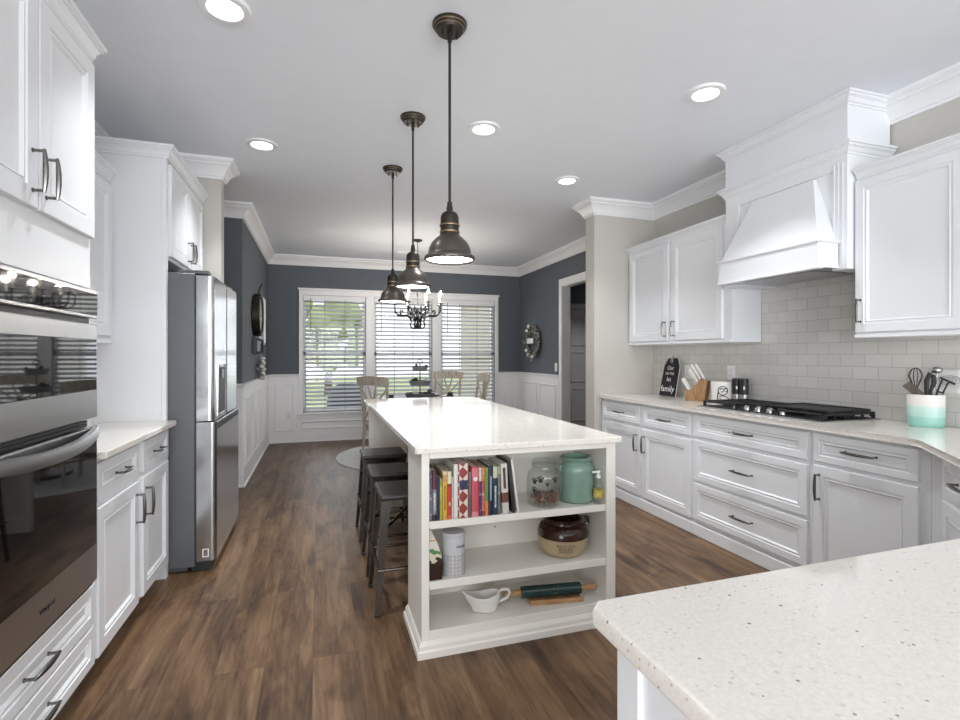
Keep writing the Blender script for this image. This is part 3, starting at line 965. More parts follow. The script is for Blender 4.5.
# refrigerator
t = thing('refrigerator', 'stainless steel french door refrigerator with dark grey sides', 'refrigerator', (-1.0, 3.82, 0))
fy0, fy1 = 3.372, 4.255
part('cabinet_shell', M['fridge_side'], t, lambda q: (q.box((-1.38, fy0, .03), (-.70, fy1, 1.775), .006), q.box((-1.3, fy0 + .05, 0), (-.75, fy1 - .05, .03))))


def dslab(y0, y1, z0, z1, xb, xf):
    def fn(q):
        # rounded vertical front edges
        R = []
        pts = [(xb, y0)]
        n = 6
        for k in range(n + 1):
            a = PI / 2 * k / n
            pts.append((xf - .03 + .03 * math.sin(a), y0 + .02 - .02 * math.cos(a)))
        for k in range(n + 1):
            a = PI / 2 * k / n
            pts.append((xf - .03 + .03 * math.cos(a), y1 - .02 + .02 * math.sin(a)))
        pts.append((xb, y1))
        q.prism(pts, z0, z1, .003)
    return fn


ym = (fy0 + fy1) / 2
dl = part('left_door', M['fridge_steel'], t, dslab(fy0, ym - .002, .894, 1.765, -.694, -.600))
dr = part('right_door', M['fridge_steel'], t, dslab(ym + .002, fy1, .894, 1.765, -.694, -.600))
fz = part('freezer_drawer', M['fridge_steel'], t, dslab(fy0, fy1, .06, .889, -.694, -.586))
part('pocket_handle', M['black'], fz, lambda q: q.box((-.61, fy0 + .03, .842), (-.5855, fy1 - .03, .882), .001))
part('gasket', M['black'], t, lambda q: q.box((-.70, fy0 + .006, .065), (-.6935, fy1 - .006, 1.76)))
for y in (fy0 + .06, fy1 - .06):
    part('hinge_cover', M['fridge_side'], t, lambda q: q.box((-.80, y - .04, 1.775), (-.63, y + .04, 1.797), .008, 0, 2))
dp = part('water_dispenser', M['black'], dl, lambda q: q.box((-.602, 3.50, .925), (-.5975, 3.735, 1.215), .001))
part('dispenser_frame', M['fridge_steel'], dl, lambda q: q.frame_ring((-.600, 3.485, .91), Y_, Z_, X_, .265, .32, .018, .006))
part('dispenser_nozzle', M['galv'], dl, lambda q: q.box((-.5975, 3.59, 1.14), (-.586, 3.64, 1.20), .004))
part('care_label', M['white'], fz, lambda q: q.frame_ring((-.662, fy0, .085), X_, Z_, -Y_, .035, .05, .006, .001))
part('foot_grille', M['black'], t, lambda q: q.box((-.72, fy0 + .01, .005), (-.62, fy1 - .01, .055)))

# ------------------------------------------------------------------ right run: base cabinets
XR = 2.585      # carcass face, fronts at 2.565


def rbase(label, y0, y1):
    t = thing('base_cabinet', label, 'cabinet', (2.87, (y0 + y1) / 2, 0))
    mb = MB(); mb.box((XR, y0, .09), (3.157, y1, .884)); mb.box((XR + .02, y0, 0), (3.157, y1, .09))
    mb.build('body', M['cab'], t)
    part('base_moulding', M['cab'], t, lambda q: q.box((2.567, y0, 0), (XR + .02, y1, .085), .004), sharp=15)
    return t


t = rbase('white base cabinet with two doors and two drawers, farthest on the right side', 3.02, 4.255)
for y0, y1, du in ((3.65, 4.235, .55), (3.035, 3.61, .035)):
    w_ = y1 - y0
    cab_front(t, 'drawer', (XR, y1, .705), -Y_, -X_, w_, .155, .034, M['cab'], (w_ / 2, .078, 'h'), .13)
    cab_front(t, 'door', (XR, y1, .11), -Y_, -X_, w_, .565, .055, M['cab'], (du, .44, 'v'), .13)
t = rbase('white base cabinet with three wide drawers under the gas cooktop', 2.10, 3.018)
for z0, z1 in ((.71, .865), (.395, .685), (.115, .375)):
    cab_front(t, 'drawer', (XR, 3.003, z0), -Y_, -X_, .888, z1 - z0, .042, M['cab'], (.444, (z1 - z0) / 2, 'h'), .15)
t = rbase('white base cabinet with one drawer over one door below the striped crock', 1.53, 2.098)
cab_front(t, 'drawer', (XR, 2.077, .715), -Y_, -X_, .507, .150, .034, M['cab'], (.2535, .078, 'h'), .15)
cab_front(t, 'door', (XR, 2.077, .11), -Y_, -X_, .507, .585, .055, M['cab'], (.035, .47, 'v'), .13)
# diagonal corner cabinet
t = thing('corner_cabinet', 'white diagonal corner base cabinet beside the peninsula', 'cabinet', (2.7, 1.0, 0))
part('body', M['cab'], t, lambda q: q.prism([(3.157, 1.528), (XR, 1.528), (XR, 1.49), (1.765, .67), (1.765, .02), (3.157, .02)], .0, .884))
du = Vector((-1, -1, 0)).normalized(); dw = Vector((-1, 1, 0)).normalized()
for s, L_ in ((.07, .50), (.60, .50)):
    o_ = Vector((XR, 1.49, 0)) + du * s
    cab_front(t, 'drawer', o_ + Z_ * .70, du, dw, L_, .155, .034, M['cab'], (L_ / 2, .078, 'h'), .13)
    cab_front(t, 'door', o_ + Z_ * .11, du, dw, L_, .565, .055, M['cab'], (L_ - .035 if s < .1 else .035, .44, 'v'), .13)
# peninsula cabinets
t = thing('peninsula_cabinet', 'white peninsula cabinet with a plain end panel in the near right corner', 'cabinet', (1.1, .34, 0))
part('body', M['cab'], t, lambda q: (q.box((.435, .04, .09), (1.76, .635, .884)), q.box((.45, .06, 0), (1.76, .60, .09))))
part('end_panel', M['cab'], t, lambda q: (q.box((.425, .03, 0), (.435, .645, .884)), q.box((.417, .595, 0), (.436, .648, .884), .002), q.box((.417, .03, 0), (.425, .08, .884), .002), q.box((.417, .08, 0), (.425, .595, .10), .002)))
for k in range(3):
    x1 = .46 + .43 * (k + 1) - .02
    cab_front(t, 'door', (x1, .635, .11), -X_, Y_, .40, .74, .055, M['cab'], (.035, .6, 'v'))

# worktop of the whole right run and peninsula


def arc(cx, cy, r, a0, a1, n=6):
    return [(cx + r * math.cos(math.radians(a0 + (a1 - a0) * k / n)), cy + r * math.sin(math.radians(a0 + (a1 - a0) * k / n))) for k in range(n + 1)]


PX, PY = .387, .685
poly = [(3.157, 4.257), (2.56, 4.257), (2.54, 4.24), (2.54, 1.58), (2.533, 1.548), (2.515, 1.522), (1.70, .705), (1.68, .692), (1.65, PY),
        (PX + .02, PY), (PX, PY - .02), (PX, -.05), (3.157, -.05)]
one('countertop', M['quartz'], lambda q: q.prism(poly[::-1], .884, .914, .006), 'long speckled white quartz countertop of the right run and the near peninsula', 'countertop')

# ------------------------------------------------------------------ right run: wall cabinets
t = thing('upper_cabinet', 'white wall cabinet with two doors left of the range hood', 'cabinet', (3.0, 3.6, 1.39))
part('body', M['cab'], t, lambda q: (q.box((2.88, 2.972, 1.405), (3.157, 4.257, 2.27)), q.box((2.865, 2.972, 1.385), (3.157, 4.257, 1.407), .003)))
cab_front(t, 'door', (2.88, 4.225, 1.415), -Y_, -X_, .565, .845, .055, M['cab'], (.53, .10, 'v'), .12)
cab_front(t, 'door', (2.88, 3.615, 1.415), -Y_, -X_, .565, .845, .055, M['cab'], (.035, .10, 'v'), .12)
part('crown_moulding', M['cab'], t, lambda q: q.sweep([(a, b * .8) for a, b in CABCROWN], [(2.88, 2.99), (2.88, 4.257)], 2.265), sharp=15)
t = thing('upper_cabinet', 'white wall cabinet right of the range hood above the striped crock', 'cabinet', (3.0, 1.6, 1.39))
part('body', M['cab'], t, lambda q: (q.box((2.88, 1.08, 1.405), (3.157, 2.072, 2.27)), q.box((2.865, 1.08, 1.385), (3.157, 2.072, 1.407), .003)))
cab_front(t, 'door', (2.88, 2.064, 1.415), -Y_, -X_, .506, .845, .046, M['cab'], (.03, .12, 'v'), .12)
cab_front(t, 'door', (2.88, 1.550, 1.415), -Y_, -X_, .455, .845, .046, M['cab'], (.42, .12, 'v'), .12)
part('crown_moulding', M['cab'], t, lambda q: q.sweep([(a, b * .8) for a, b in CABCROWN], [(2.88, 1.08), (2.88, 2.06)], 2.265), sharp=15)

# range hood
HX, hy0, hy1 = 2.82, 2.076, 2.968
t = thing('range_hood', 'white wooden range hood with a tapered front above the cooktop', 'range hood', (3.0, 2.52, 1.775))
part('hood_box', M['cab'], t, lambda q: (q.box((HX + .012, hy0, 1.80), (3.156, hy1, 2.46)), q.box((HX, hy0, 2.46), (3.156, hy1, 2.764)),
     q.box((HX, hy0, 1.775), (HX + .013, 2.165, 2.42), .002), q.box((HX, 2.845, 1.775), (HX + .013, hy1, 2.42), .002), q.box((HX, 2.165, 2.345), (HX + .013, 2.845, 2.42), .002),
     q.box((HX + .0135, hy0, 1.775), (3.156, 2.165, 1.7995)), q.box((HX + .0135, 2.845, 1.775), (3.156, hy1, 1.7995)),
     [q.box((HX - .004, y, 1.80), (HX + .001, y + .008, 2.38)) for y in (2.10, 2.125, 2.15)]))
part('ledge_moulding', M['cab'], t, lambda q: q.sweep([(0, 0), (.006, 0), (.006, .012), (.012, .016), (.020, .034), (.032, .042), (.032, .050), (.042, .054), (.042, .068), (0, .068)], [(3.156, hy0), (HX, hy0), (HX, hy1), (3.156, hy1)], 2.418), sharp=15)
part('crown_moulding', M['cab'], t, lambda q: q.sweep([(0, 0), (.006, 0), (.006, .010), (.014, .014), (.022, .034), (.036, .044), (.036, .052), (.046, .056), (.046, .068), (0, .068)], [(3.156, hy0), (HX, hy0), (HX, hy1), (3.156, hy1)], 2.695), sharp=15)
part('tapered_cover', M['cab'], t, lambda q: q.rings([[(HX + .011, 2.135, 1.935), (2.668, 2.135, 1.935), (2.668, 2.855, 1.935), (HX + .011, 2.855, 1.935)],
                                                     [(HX + .011, 2.27, 2.335), (2.805, 2.27, 2.335), (2.805, 2.705, 2.335), (HX + .011, 2.705, 2.335)]]))
part('apron', M['cab'], t, lambda q: (q.box((2.66, 2.125, 1.785), (2.675, 2.862, 1.93), .002), q.box((2.675, 2.125, 1.785), (HX + .011, 2.14, 1.93)), q.box((2.675, 2.847, 1.785), (HX + .011, 2.862, 1.93)),
     q.box((2.648, 2.113, 1.925), (HX + .01, 2.874, 1.942), .004), q.box((2.648, 2.113, 1.775), (2.69, 2.874, 1.787), .003)))
part('vent_insert', M['steel'], t, lambda q: (q.box((2.69, 2.166, 1.79), (3.15, 2.844, 1.83)), q.box((2.78, 2.25, 1.784), (3.05, 2.76, 1.791), .003)))

# ------------------------------------------------------------------ cooktop
t = thing('gas_cooktop', 'black gas cooktop with cast iron grates in the right countertop', 'cooktop', (2.87, 2.58, .914))
cy0, cy1, cx0, cx1 = 2.10, 3.06, 2.655, 3.11
part('cooktop_pan', M['black'], t, lambda q: (q.box((cx0, cy0, .9142), (cx1, cy1, .921), .003), q.box((cx0 + .03, cy0 + .03, .921), (cx1 - .03, cy1 - .03, .925), .002)))
part('steel_rim', M['steel'], t, lambda q: q.frame_ring((cx0 - .004, cy0 - .004, .9145), X_, Y_, Z_, cx1 - cx0 + .008, cy1 - cy0 + .008, .014, .007))
burn = [(2.80, 2.26), (2.99, 2.26), (2.93, 2.58), (2.80, 2.90), (2.99, 2.90)]
for x, y in burn:
    part('burner', M['iron'], t, lambda q: q.lathe([(0, .925), (.05, .925), (.05, .933), (.036, .936), (.036, .943), (0, .945)], (x, y, 0), 20))
for a, b in ((2.115, 2.425), (2.43, 2.73), (2.735, 3.045)):
    def grate(q, a=a, b=b):
        x0, x1 = (2.69 if a != 2.43 else 2.78), 3.095
        z0, z1 = .946, .960
        for y in (a, b - .014):
            q.box((x0, y, z0), (x1, y + .014, z1), .002)
        for x in (x0, x1 - .014):
            q.box((x, a, z0), (x + .014, b, z1), .002)
        for k in range(1, 4):
            xx = x0 + (x1 - x0) * k / 4
            q.box((xx - .006, a, z0 + .002), (xx + .006, b, z1), .002)
        q.box((x0, (a + b) / 2 - .006, z0 + .002), (x1, (a + b) / 2 + .006, z1), .002)
        for x in (x0, x1 - .014):
            for y in (a, b - .014):
                q.box((x, y, .923), (x + .014, y + .014, z0 + .002))
        for k in range(6):      # sloping side fingers
            xx = x0 + .02 + (x1 - x0 - .05) * k / 5
            q.box((xx, a + .001, .932), (xx + .012, a + .013, z0 + .001))
    part('grate', M['iron'], t, grate)
for k in range(5):
    y = 2.40 + .09 * k
    kn = part('knob', M['steel'], t, lambda q: (q.lathe([(0, .925), (.021, .925), (.020, .938), (.016, .948), (0, .949)], (2.715, y, 0), 18), q.box((2.711, y - .017, .946), (2.719, y + .017, .956), .002)))
one('griddle_plate', M['iron'], lambda q: (q.box((2.75, 2.13, .9605), (3.07, 2.55, .966), .002), q.frame_ring((2.745, 2.125, .964), X_, Y_, Z_, .33, .43, .016, .012)),
    'flat black griddle plate lying on the near cooktop grate', 'griddle')

# ------------------------------------------------------------------ kitchen island
IX0, IX1, IY0, IY1 = .416, 1.365, 2.13, 4.555
t = thing('kitchen_island', 'cream kitchen island with an open bookcase end and seating side', 'kitchen island', (.86, 3.2, 0))
iz = .872
BX0, BX1, BYB = .4505, 1.314, 2.47      # bookcase opening
part('bookcase_frame', M['isl'], t, lambda q: (
    q.box((IX0, IY0, 0), (BX0, BYB, iz), .002), q.box((BX1, IY0, 0), (IX1, BYB, iz), .002), q.box((BX0, IY0, .843), (BX1, BYB, iz), .002),
    q.box((BX0, BYB - .02, .0), (BX1, BYB, .843)), q.box((BX0, IY0, .0), (BX1, BYB - .02, .108), .002)))
for z0, z1 in ((.540, .573), (.279, .315)):
    part('shelf', M['isl'], t, lambda q: q.box((BX0 + .0005, IY0 + .004, z0), (BX1 - .0005, BYB - .021, z1), .002))
for z in (.41, .45, .50):
    part('shelf_pin_hole', M['black'], t, lambda q: q.lathe([(0, 0), (.004, 0), (.004, .001), (0, .001)], (.86, BYB - .0212, z), 8, 0, 'y'))
part('cabinet_body', M['isl'], t, lambda q: q.box((.75, BYB + .001, .0), (IX1 - .002, 4.505, iz)))
part('end_panel', M['isl'], t, lambda q: (q.box((.465, 4.51, 0), (IX1 - .02, 4.55, iz)), q.box((IX0, 4.506, 0), (.465, IY1, iz), .002), q.box((IX1 - .045, 4.506, 0), (IX1, IY1, iz), .002), q.box((.465, 4.506, 0), (IX1 - .045, 4.51, .11), .002)))
part('base_moulding', M['isl'], t, lambda q: q.sweep([(0, 0), (.020, 0), (.020, .028), (.012, .034), (.012, .050), (.004, .066), (0, .066)],
     [(.75, BYB), (IX0, BYB), (IX0, IY0), (IX1, IY0), (IX1, IY1)][::-1]), sharp=15)
one('countertop', M['quartz'], lambda q: q.prism([(.384, 2.105), (.394, 2.095), (1.372, 2.095), (1.382, 2.105), (1.382, 4.59), (1.372, 4.60), (.394, 4.60), (.384, 4.59)], .8725, .900, .005),
    'glossy white quartz countertop of the island under the pendants', 'countertop')

# ------------------------------------------------------------------ shelf contents
S1, S2, S3 = .5735, .3155, .1085


def book(x0, x1, h, bands, label, depth=.17, lean=0.0, m=None, extra=None, y0=2.14, speck=0.0):
    w_ = x1 - x0 - .0012
    t = thing('book', label, 'book', (0, 0, 0), 'cookbooks on the top island shelf')
    m = m or band_mat('book_cover', bands, .45, 'Z', speck)
    mb = MB()
    c = min(.0022, w_ * .22)
    mb.box((0, 0, 0), (c, depth, h), .0006); mb.box((w_ - c, 0, 0), (w_, depth, h), .0006)
    # rounded spine
    mb.prism([(0, c), (w_ * .1, 0), (w_ * .5, -.0015), (w_ * .9, 0), (w_, c), (w_ - c, 2 * c), (c, 2 * c)], 0, h)
    ORG[t.name] = Vector((0, 0, 0))
    mb.build('cover', m, t)
    part('pages', M['page'], t, lambda q: q.box((c, 2 * c, .003), (w_ - c, depth - .003, h - .003)))
    if extra:
        extra(t, w_, h)
    t.location = (x0 + .0006, y0, S1 + .0005)
    t.rotation_euler = (0, lean, 0)
    return t


W1, CR = (.62, .60, .56), (.70, .62, .45)
NV, BK = (.012, .022, .055), (.02, .02, .024)


def plaid():
    m, n, p = nmat('red_plaid_cover')
    L = n.links.new
    tc = n.nodes.new('ShaderNodeTexCoord'); mp = n.nodes.new('ShaderNodeMapping')
    mp.inputs['Rotation'].default_value = (0, PI / 4, 0); mp.inputs['Location'].default_value = (.012, 0, .004)
    L(tc.outputs['Object'], mp.inputs['Vector'])
    ck = n.nodes.new('ShaderNodeTexChecker'); ck.inputs['Scale'].default_value = 27
    ck.inputs['Color1'].default_value = (.62, .58, .50, 1); ck.inputs['Color2'].default_value = (.27, .045, .035, 1)
    L(mp.outputs[0], ck.inputs['Vector'])
    L(ck.outputs['Color'], p.inputs['Base Color']); p.inputs['Roughness'].default_value = .4
    return m


def plaid_label(t, w_, h):
    part('spine_label', mat('navy_spine_label', (.02, .03, .07), .5, var=.8, scale=120), t, lambda q: q.box((w_ * .12, -.0028, h * .52), (w_ * .9, -.0012, h * .69), .0004))


def title(col, z0, z1):
    def f(t, w_, h):
        part('spine_title', mat('spine_title', col, .6, var=.5, scale=150), t, lambda q: q.box((w_ * .3, -.0022, h * z0), (w_ * .7, -.001, h * z1), .0003))
    return f


book(0.4515, 0.4654, .226, [(0, (.12, .13, .16)), (.5, (.07, .08, .10)), (.75, (.04, .045, .06))], 'dark blue-grey book, leftmost on the top island shelf', speck=.35)
book(0.4659, 0.4850, .218, [(0, BK), (.12, (.20, .20, .22)), (.62, (.10, .02, .035)), (.9, (.05, .012, .02))], 'silver and maroon book second from the left on the top island shelf', extra=title((.5, .5, .52), .2, .55))
book(0.4855, 0.4973, .192, [(0, NV), (.5, (.015, .03, .075))], 'thin navy book left of the yellow-green book')
book(0.4979, 0.5102, .182, [(0, (.35, .33, .03)), (.6, (.42, .40, .06)), (.8, (.25, .28, .06))], 'thin yellow-green book on the top island shelf', speck=.2)
book(0.5107, 0.5318, .210, [(0, (.55, .34, .06)), (.12, (.62, .36, .05)), (.78, (.50, .26, .12)), (.93, (.6, .5, .3))], 'golden yellow book on the top island shelf', extra=title((.35, .2, .03), .2, .7))
book(0.5324, 0.5509, .208, [(0, (.55, .14, .07)), (.08, (.46, .045, .03)), (.68, (.20, .02, .02)), (.74, (.66, .60, .42))], 'red book with a cream spine top', extra=title((.7, .6, .5), .28, .36))
book(0.5514, 0.5602, .184, [(0, W1), (.5, (.5, .5, .48))], 'thin white book left of the tall white book')
book(0.5607, 0.5797, .238, [(0, (.62, .60, .58)), (.04, (.66, .64, .62))], 'tall white book left of the red plaid cookbook', speck=.15)
book(0.5803, 0.6292, .240, None, 'thick red and white plaid cookbook with a dark blue spine label', m=plaid(), extra=plaid_label, depth=.19)
book(0.6297, 0.6415, .200, [(0, (.10, .11, .10)), (.5, (.14, .14, .13))], 'thin grey book between the plaid and the pink book')
book(0.6421, 0.6755, .220, [(0, (.62, .22, .24)), (.1, (.50, .075, .10)), (.80, (.58, .16, .18)), (.97, (.5, .08, .1))], 'thick pink book with a pale oval on its spine', depth=.18,
     extra=lambda t, w_, h: part('oval_emblem', M['cream'], t, lambda q: q.lathe([(0, 0), (.010, 0), (.010, .0018), (0, .0018)], (w_ / 2, -.0032, h * .76), 16, 0, 'y')))
book(0.6760, 0.6884, .215, [(0, (.10, .03, .10)), (.25, (.05, .03, .10)), (.72, (.55, .54, .50))], 'purple book with a white spine top', speck=.3)
book(0.6889, 0.7039, .216, [(0, (.20, .03, .06)), (.1, (.45, .12, .10)), (.5, (.45, .06, .05)), (.72, (.55, .18, .05))], 'orange and red book with pale lettering', speck=.35)
book(0.7044, 0.7203, .214, [(0, (.62, .20, .05)), (.30, (.12, .26, .07)), (.95, (.2, .3, .12))], 'green book with an orange spine foot')
book(0.7208, 0.7420, .220, [(0, NV), (.6, (.02, .03, .06))], 'navy book right of the green and orange book', extra=title((.25, .3, .4), .3, .8))
book(0.7425, 0.7641, .216, [(0, (.015, .035, .05)), (.76, (.50, .52, .36))], 'dark teal book with a pale green spine top', extra=title((.4, .45, .5), .15, .6))
book(0.7646, 0.7780, .214, [(0, (.12, .13, .11)), (.55, (.16, .17, .14)), (.85, (.3, .3, .22))], 'grey spiral-bound book left of the leaning white and brown book', speck=.3)
book(0.7873, 0.8197, .226, [(0, (.55, .52, .50)), (.14, (.55, .50, .46)), (.22, (.14, .055, .035)), (.42, (.60, .57, .54))], 'white and brown book leaning left near the end of the book row', lean=-.045, extra=title((.10, .04, .03), .5, .92))
book(0.8352, 0.8475, .238, [(0, BK), (.5, (.03, .03, .035))], 'black leaning book behind the white end book', lean=-.095)
book(0.8594, 0.8702, .246, [(0, (.68, .66, .62)), (.5, (.72, .70, .66))], 'thin white book leaning left at the right end of the row', lean=-.135, speck=.15)

# treat jar
JX, JY = 1.032, 2.225
t = thing('glass_jar', 'clear glass treat jar with black paw prints', 'jar', (JX, JY, S1))
part('jar_body', M['jar'], t, lambda q: q.lathe([(0, .001), (.070, .001), (.080, .01), (.083, .03), (.083, .135), (.076, .158), (.058, .172), (.054, .178), (.054, .188), (.059, .190), (.059, .196),
     (.050, .196), (.050, .178), (.056, .168), (.073, .155), (.080, .133), (.080, .03), (.076, .012), (.066, .006), (0, .006)], (JX, JY, S1), 32), 50)
part('jar_lid', M['jar'], t, lambda q: q.lathe([(0, .197), (.057, .197), (.060, .202), (.060, .208), (.052, .216), (0, .218)], (JX, JY, S1), 32))
part('wire_clasp', M['galv'], t, lambda q: (q.tube([(JX + .0605 * math.cos(a), JY + .0605 * math.sin(a), S1 + .186) for a in [2 * PI * k / 28 for k in range(29)]], .0016, 6), q.tube([(JX - .02, JY - .062, S1 + .17), (JX, JY - .066, S1 + .19), (JX + .02, JY - .062, S1 + .21)], .0016, 6)))


def treats(q):
    rr = random.Random(4)
    for _ in range(150):
        a, r, z = rr.uniform(0, 2 * PI), .066 * math.sqrt(rr.random()), rr.uniform(.014, .045)
        q.obox((JX + r * math.cos(a), JY + r * math.sin(a), S1 + z), *[Vector(v) for v in Matrix.Rotation(rr.uniform(0, 3), 3, Vector((rr.random(), rr.random(), rr.random())).normalized())], (.013, .008, .006), 0, .002)


tr = one('dog_treats', mat('treat_brown', (.22, .09, .06), .8, var=.5, scale=60), treats, 'brown dog treats filling the bottom of the glass jar', 'treats')
tr['kind'] = 'stuff'


def wrap(mb, tb, cx, cy, r, z, a0, mi=0):
    """wrap flat lettering round a cylinder; a0 = angle of the text centre, camera side is -90"""
    for v in tb.verts:
        a = a0 + v.co.x / r
        rr_ = r + v.co.z
        v.co = Vector((cx + rr_ * math.cos(a), cy + rr_ * math.sin(a), z + v.co.y))
    mb.merge(tb, mi)


def disc_bm(cx, cy, r):
    b = bmesh.new()
    bmesh.ops.create_circle(b, cap_ends=True, segments=12, radius=r)
    g = bmesh.ops.extrude_face_region(b, geom=list(b.faces))
    bmesh.ops.translate(b, verts=[v for v in g['geom'] if isinstance(v, bmesh.types.BMVert)], vec=(0, 0, .0006))
    bmesh.ops.translate(b, verts=list(b.verts), vec=(cx, cy, 0))
    return b


def paws(q):
    for px_, pz, s in ((-.050, .122, 1.2), (-.020, .132, 1.3), (-.052, .082, 1.15), (-.026, .072, 1.1), (.012, .112, .8), (.052, .130, 1.2), (.034, .078, .8)):
        wrap(q, disc_bm(px_, 0, .0085 * s), JX, JY, .0834, S1 + pz, -PI / 2 - .40)
        for k in range(4):
            a = PI * (.2 + .2 * k)
            wrap(q, disc_bm(px_ + .013 * s * math.cos(a), .013 * s * math.sin(a), .0035 * s), JX, JY, .0834, S1 + pz, -PI / 2 - .40)


part('paw_print', M['text_d'], t, paws)

# sage crock jug
KX, KY = 1.213, 2.245
t = thing('ceramic_canister', 'sage green ceramic canister with side handles', 'canister', (KX, KY, S1))
part('canister_body', M['sage'], t, lambda q: q.lathe([(0, .001), (.078, .001), (.084, .008), (.085, .02), (.085, .150), (.081, .172), (.070, .185), (.066, .190), (.066, .196), (.075, .204), (.077, .212), (.072, .217), (.062, .217), (.060, .195), (0, .19)], (KX, KY, S1), 36), 50)
for s in (-1, 1):
    part('side_handle', M['sage'], t, lambda q: q.tube([(KX + s * .080, KY - .004, S1 + .172), (KX + s * .090, KY - .006, S1 + .170), (KX + s * .0925, KY - .008, S1 + .155), (KX + s * .083, KY - .008, S1 + .145)], .006, 8))
# bottle
BX, BYy = 1.287, 2.158
t = thing('dish_soap_bottle', 'clear soap bottle with a white cap and yellow label beside the sage canister', 'bottle', (BX, BYy, S1))
part('bottle_body', M['jar'], t, lambda q: q.lathe([(0, .001), (.022, .001), (.024, .006), (.024, .08), (.018, .10), (.010, .112), (.010, .122), (0, .122)], (BX, BYy, S1), 20))
part('label_band', mat('yellow_label', (.50, .40, .10), .5, var=.5, scale=40), t, lambda q: q.lathe([(.0244, .03), (.0246, .03), (.0246, .068), (.0244, .068)], (BX, BYy, S1), 20))
part('pump_cap', M['white'], t, lambda q: (q.lathe([(0, .122), (.012, .122), (.012, .135), (.005, .137), (.005, .152), (0, .152)], (BX, BYy, S1), 14), q.box((BX - .034, BYy - .005, S1 + .148), (BX + .01, BYy + .005, S1 + .157), .002)))

# bean pot
CX_, CY_ = 1.152, 2.268
t = thing('bean_pot', 'brown and tan stoneware bean pot with lettering', 'pot', (CX_, CY_, S2))
part('pot_body', mat('tan_stoneware', (.46, .36, .22), .25, var=.05), t, lambda q: q.lathe([(0, .001), (.085, .001), (.100, .01), (.114, .035), (.122, .065), (.124, .092)], (CX_, CY_, S2), 40), 60)
part('glazed_shoulder', mat('brown_glaze', (.035, .012, .007), .10, var=.3), t, lambda q: q.lathe([(.1242, .090), (.1246, .105), (.120, .125), (.106, .142), (.092, .150), (.088, .154), (.088, .162), (.096, .166), (.096, .172), (.085, .173), (.083, .15), (0, .145)], (CX_, CY_, S2), 40), 60)
for s in (-1, 1):
    part('side_handle', mat('brown_glaze', (.035, .012, .007), .12), t, lambda q: q.tube([(CX_ + s * .112, CY_ - .02, S2 + .125), (CX_ + s * .128, CY_ - .024, S2 + .142), (CX_ + s * .124, CY_ - .024, S2 + .166), (CX_ + s * .094, CY_ - .018, S2 + .166)], .008, 8))
mb = MB()
for s_, z in (('BOSTON', .068), ('BAKED', .054), ('BEANS', .040)):
    r_ = {.068: .1226, .054: .1200, .040: .1162}[z]
    tb = text_bm(s_, .016, .0006, 1.25)
    for v in tb.verts:
        v.co.x *= 1.15
    wrap(mb, tb, CX_, CY_, r_, S2 + z, -PI / 2 - .34)
mb.build('lettering', M['text_d'], t)

# honeycomb canister
HXc, HYc = .574, 2.195


def honey():
    m, n, p = nmat('honeycomb_canister')
    L = n.links.new
    tc = n.nodes.new('ShaderNodeTexCoord')
    vo = n.nodes.new('ShaderNodeTexVoronoi'); vo.inputs['Scale'].default_value = 62; vo.inputs['Randomness'].default_value = .12
    L(tc.outputs['Object'], vo.inputs['Vector'])
    rp = n.nodes.new('ShaderNodeValToRGB'); rp.color_ramp.elements[0].position = .3; rp.color_ramp.elements[1].position = .5
    rp.color_ramp.elements[0].color = (.58, .57, .58, 1); rp.color_ramp.elements[1].color = (.42, .41, .42, 1)
    L(vo.outputs['Distance'], rp.inputs['Fac'])
    sp = n.nodes.new('ShaderNodeSeparateXYZ'); L(tc.outputs['Object'], sp.inputs[0])
    gt = n.nodes.new('ShaderNodeMath'); gt.operation = 'LESS_THAN'; gt.inputs[1].default_value = .098
    L(sp.outputs['Z'], gt.inputs[0])
    mx = n.nodes.new('ShaderNodeMix'); mx.data_type = 'RGBA'
    mx.inputs['A'].default_value = (.55, .545, .57, 1)
    L(gt.outputs[0], mx.inputs['Factor']); L(rp.outputs['Color'], mx.inputs['B'])
    L(mx.outputs['Result'], p.inputs['Base Color']); p.inputs['Roughness'].default_value = .5
    return m


t = thing('storage_canister', 'pale grey cylindrical canister with a honeycomb pattern', 'canister', (HXc, HYc, S2))
part('canister_body', honey(), t, lambda q: q.lathe([(0, .001), (.050, .001), (.0515, .004), (.0515, .168), (0, .168)], (HXc, HYc, S2), 36))
part('lid', mat('canister_lid', (.52, .515, .54), .4), t, lambda q: q.lathe([(0, .168), (.0525, .168), (.0525, .184), (.049, .188), (0, .188)], (HXc, HYc, S2), 36))
mb = MB(); wrap(mb, text_bm('Honey', .018, .0006), HXc, HYc, .0517, S2 + .132, -PI / 2 + .45)
mb.build('lettering', M['text_d'], t)

# coffee bag


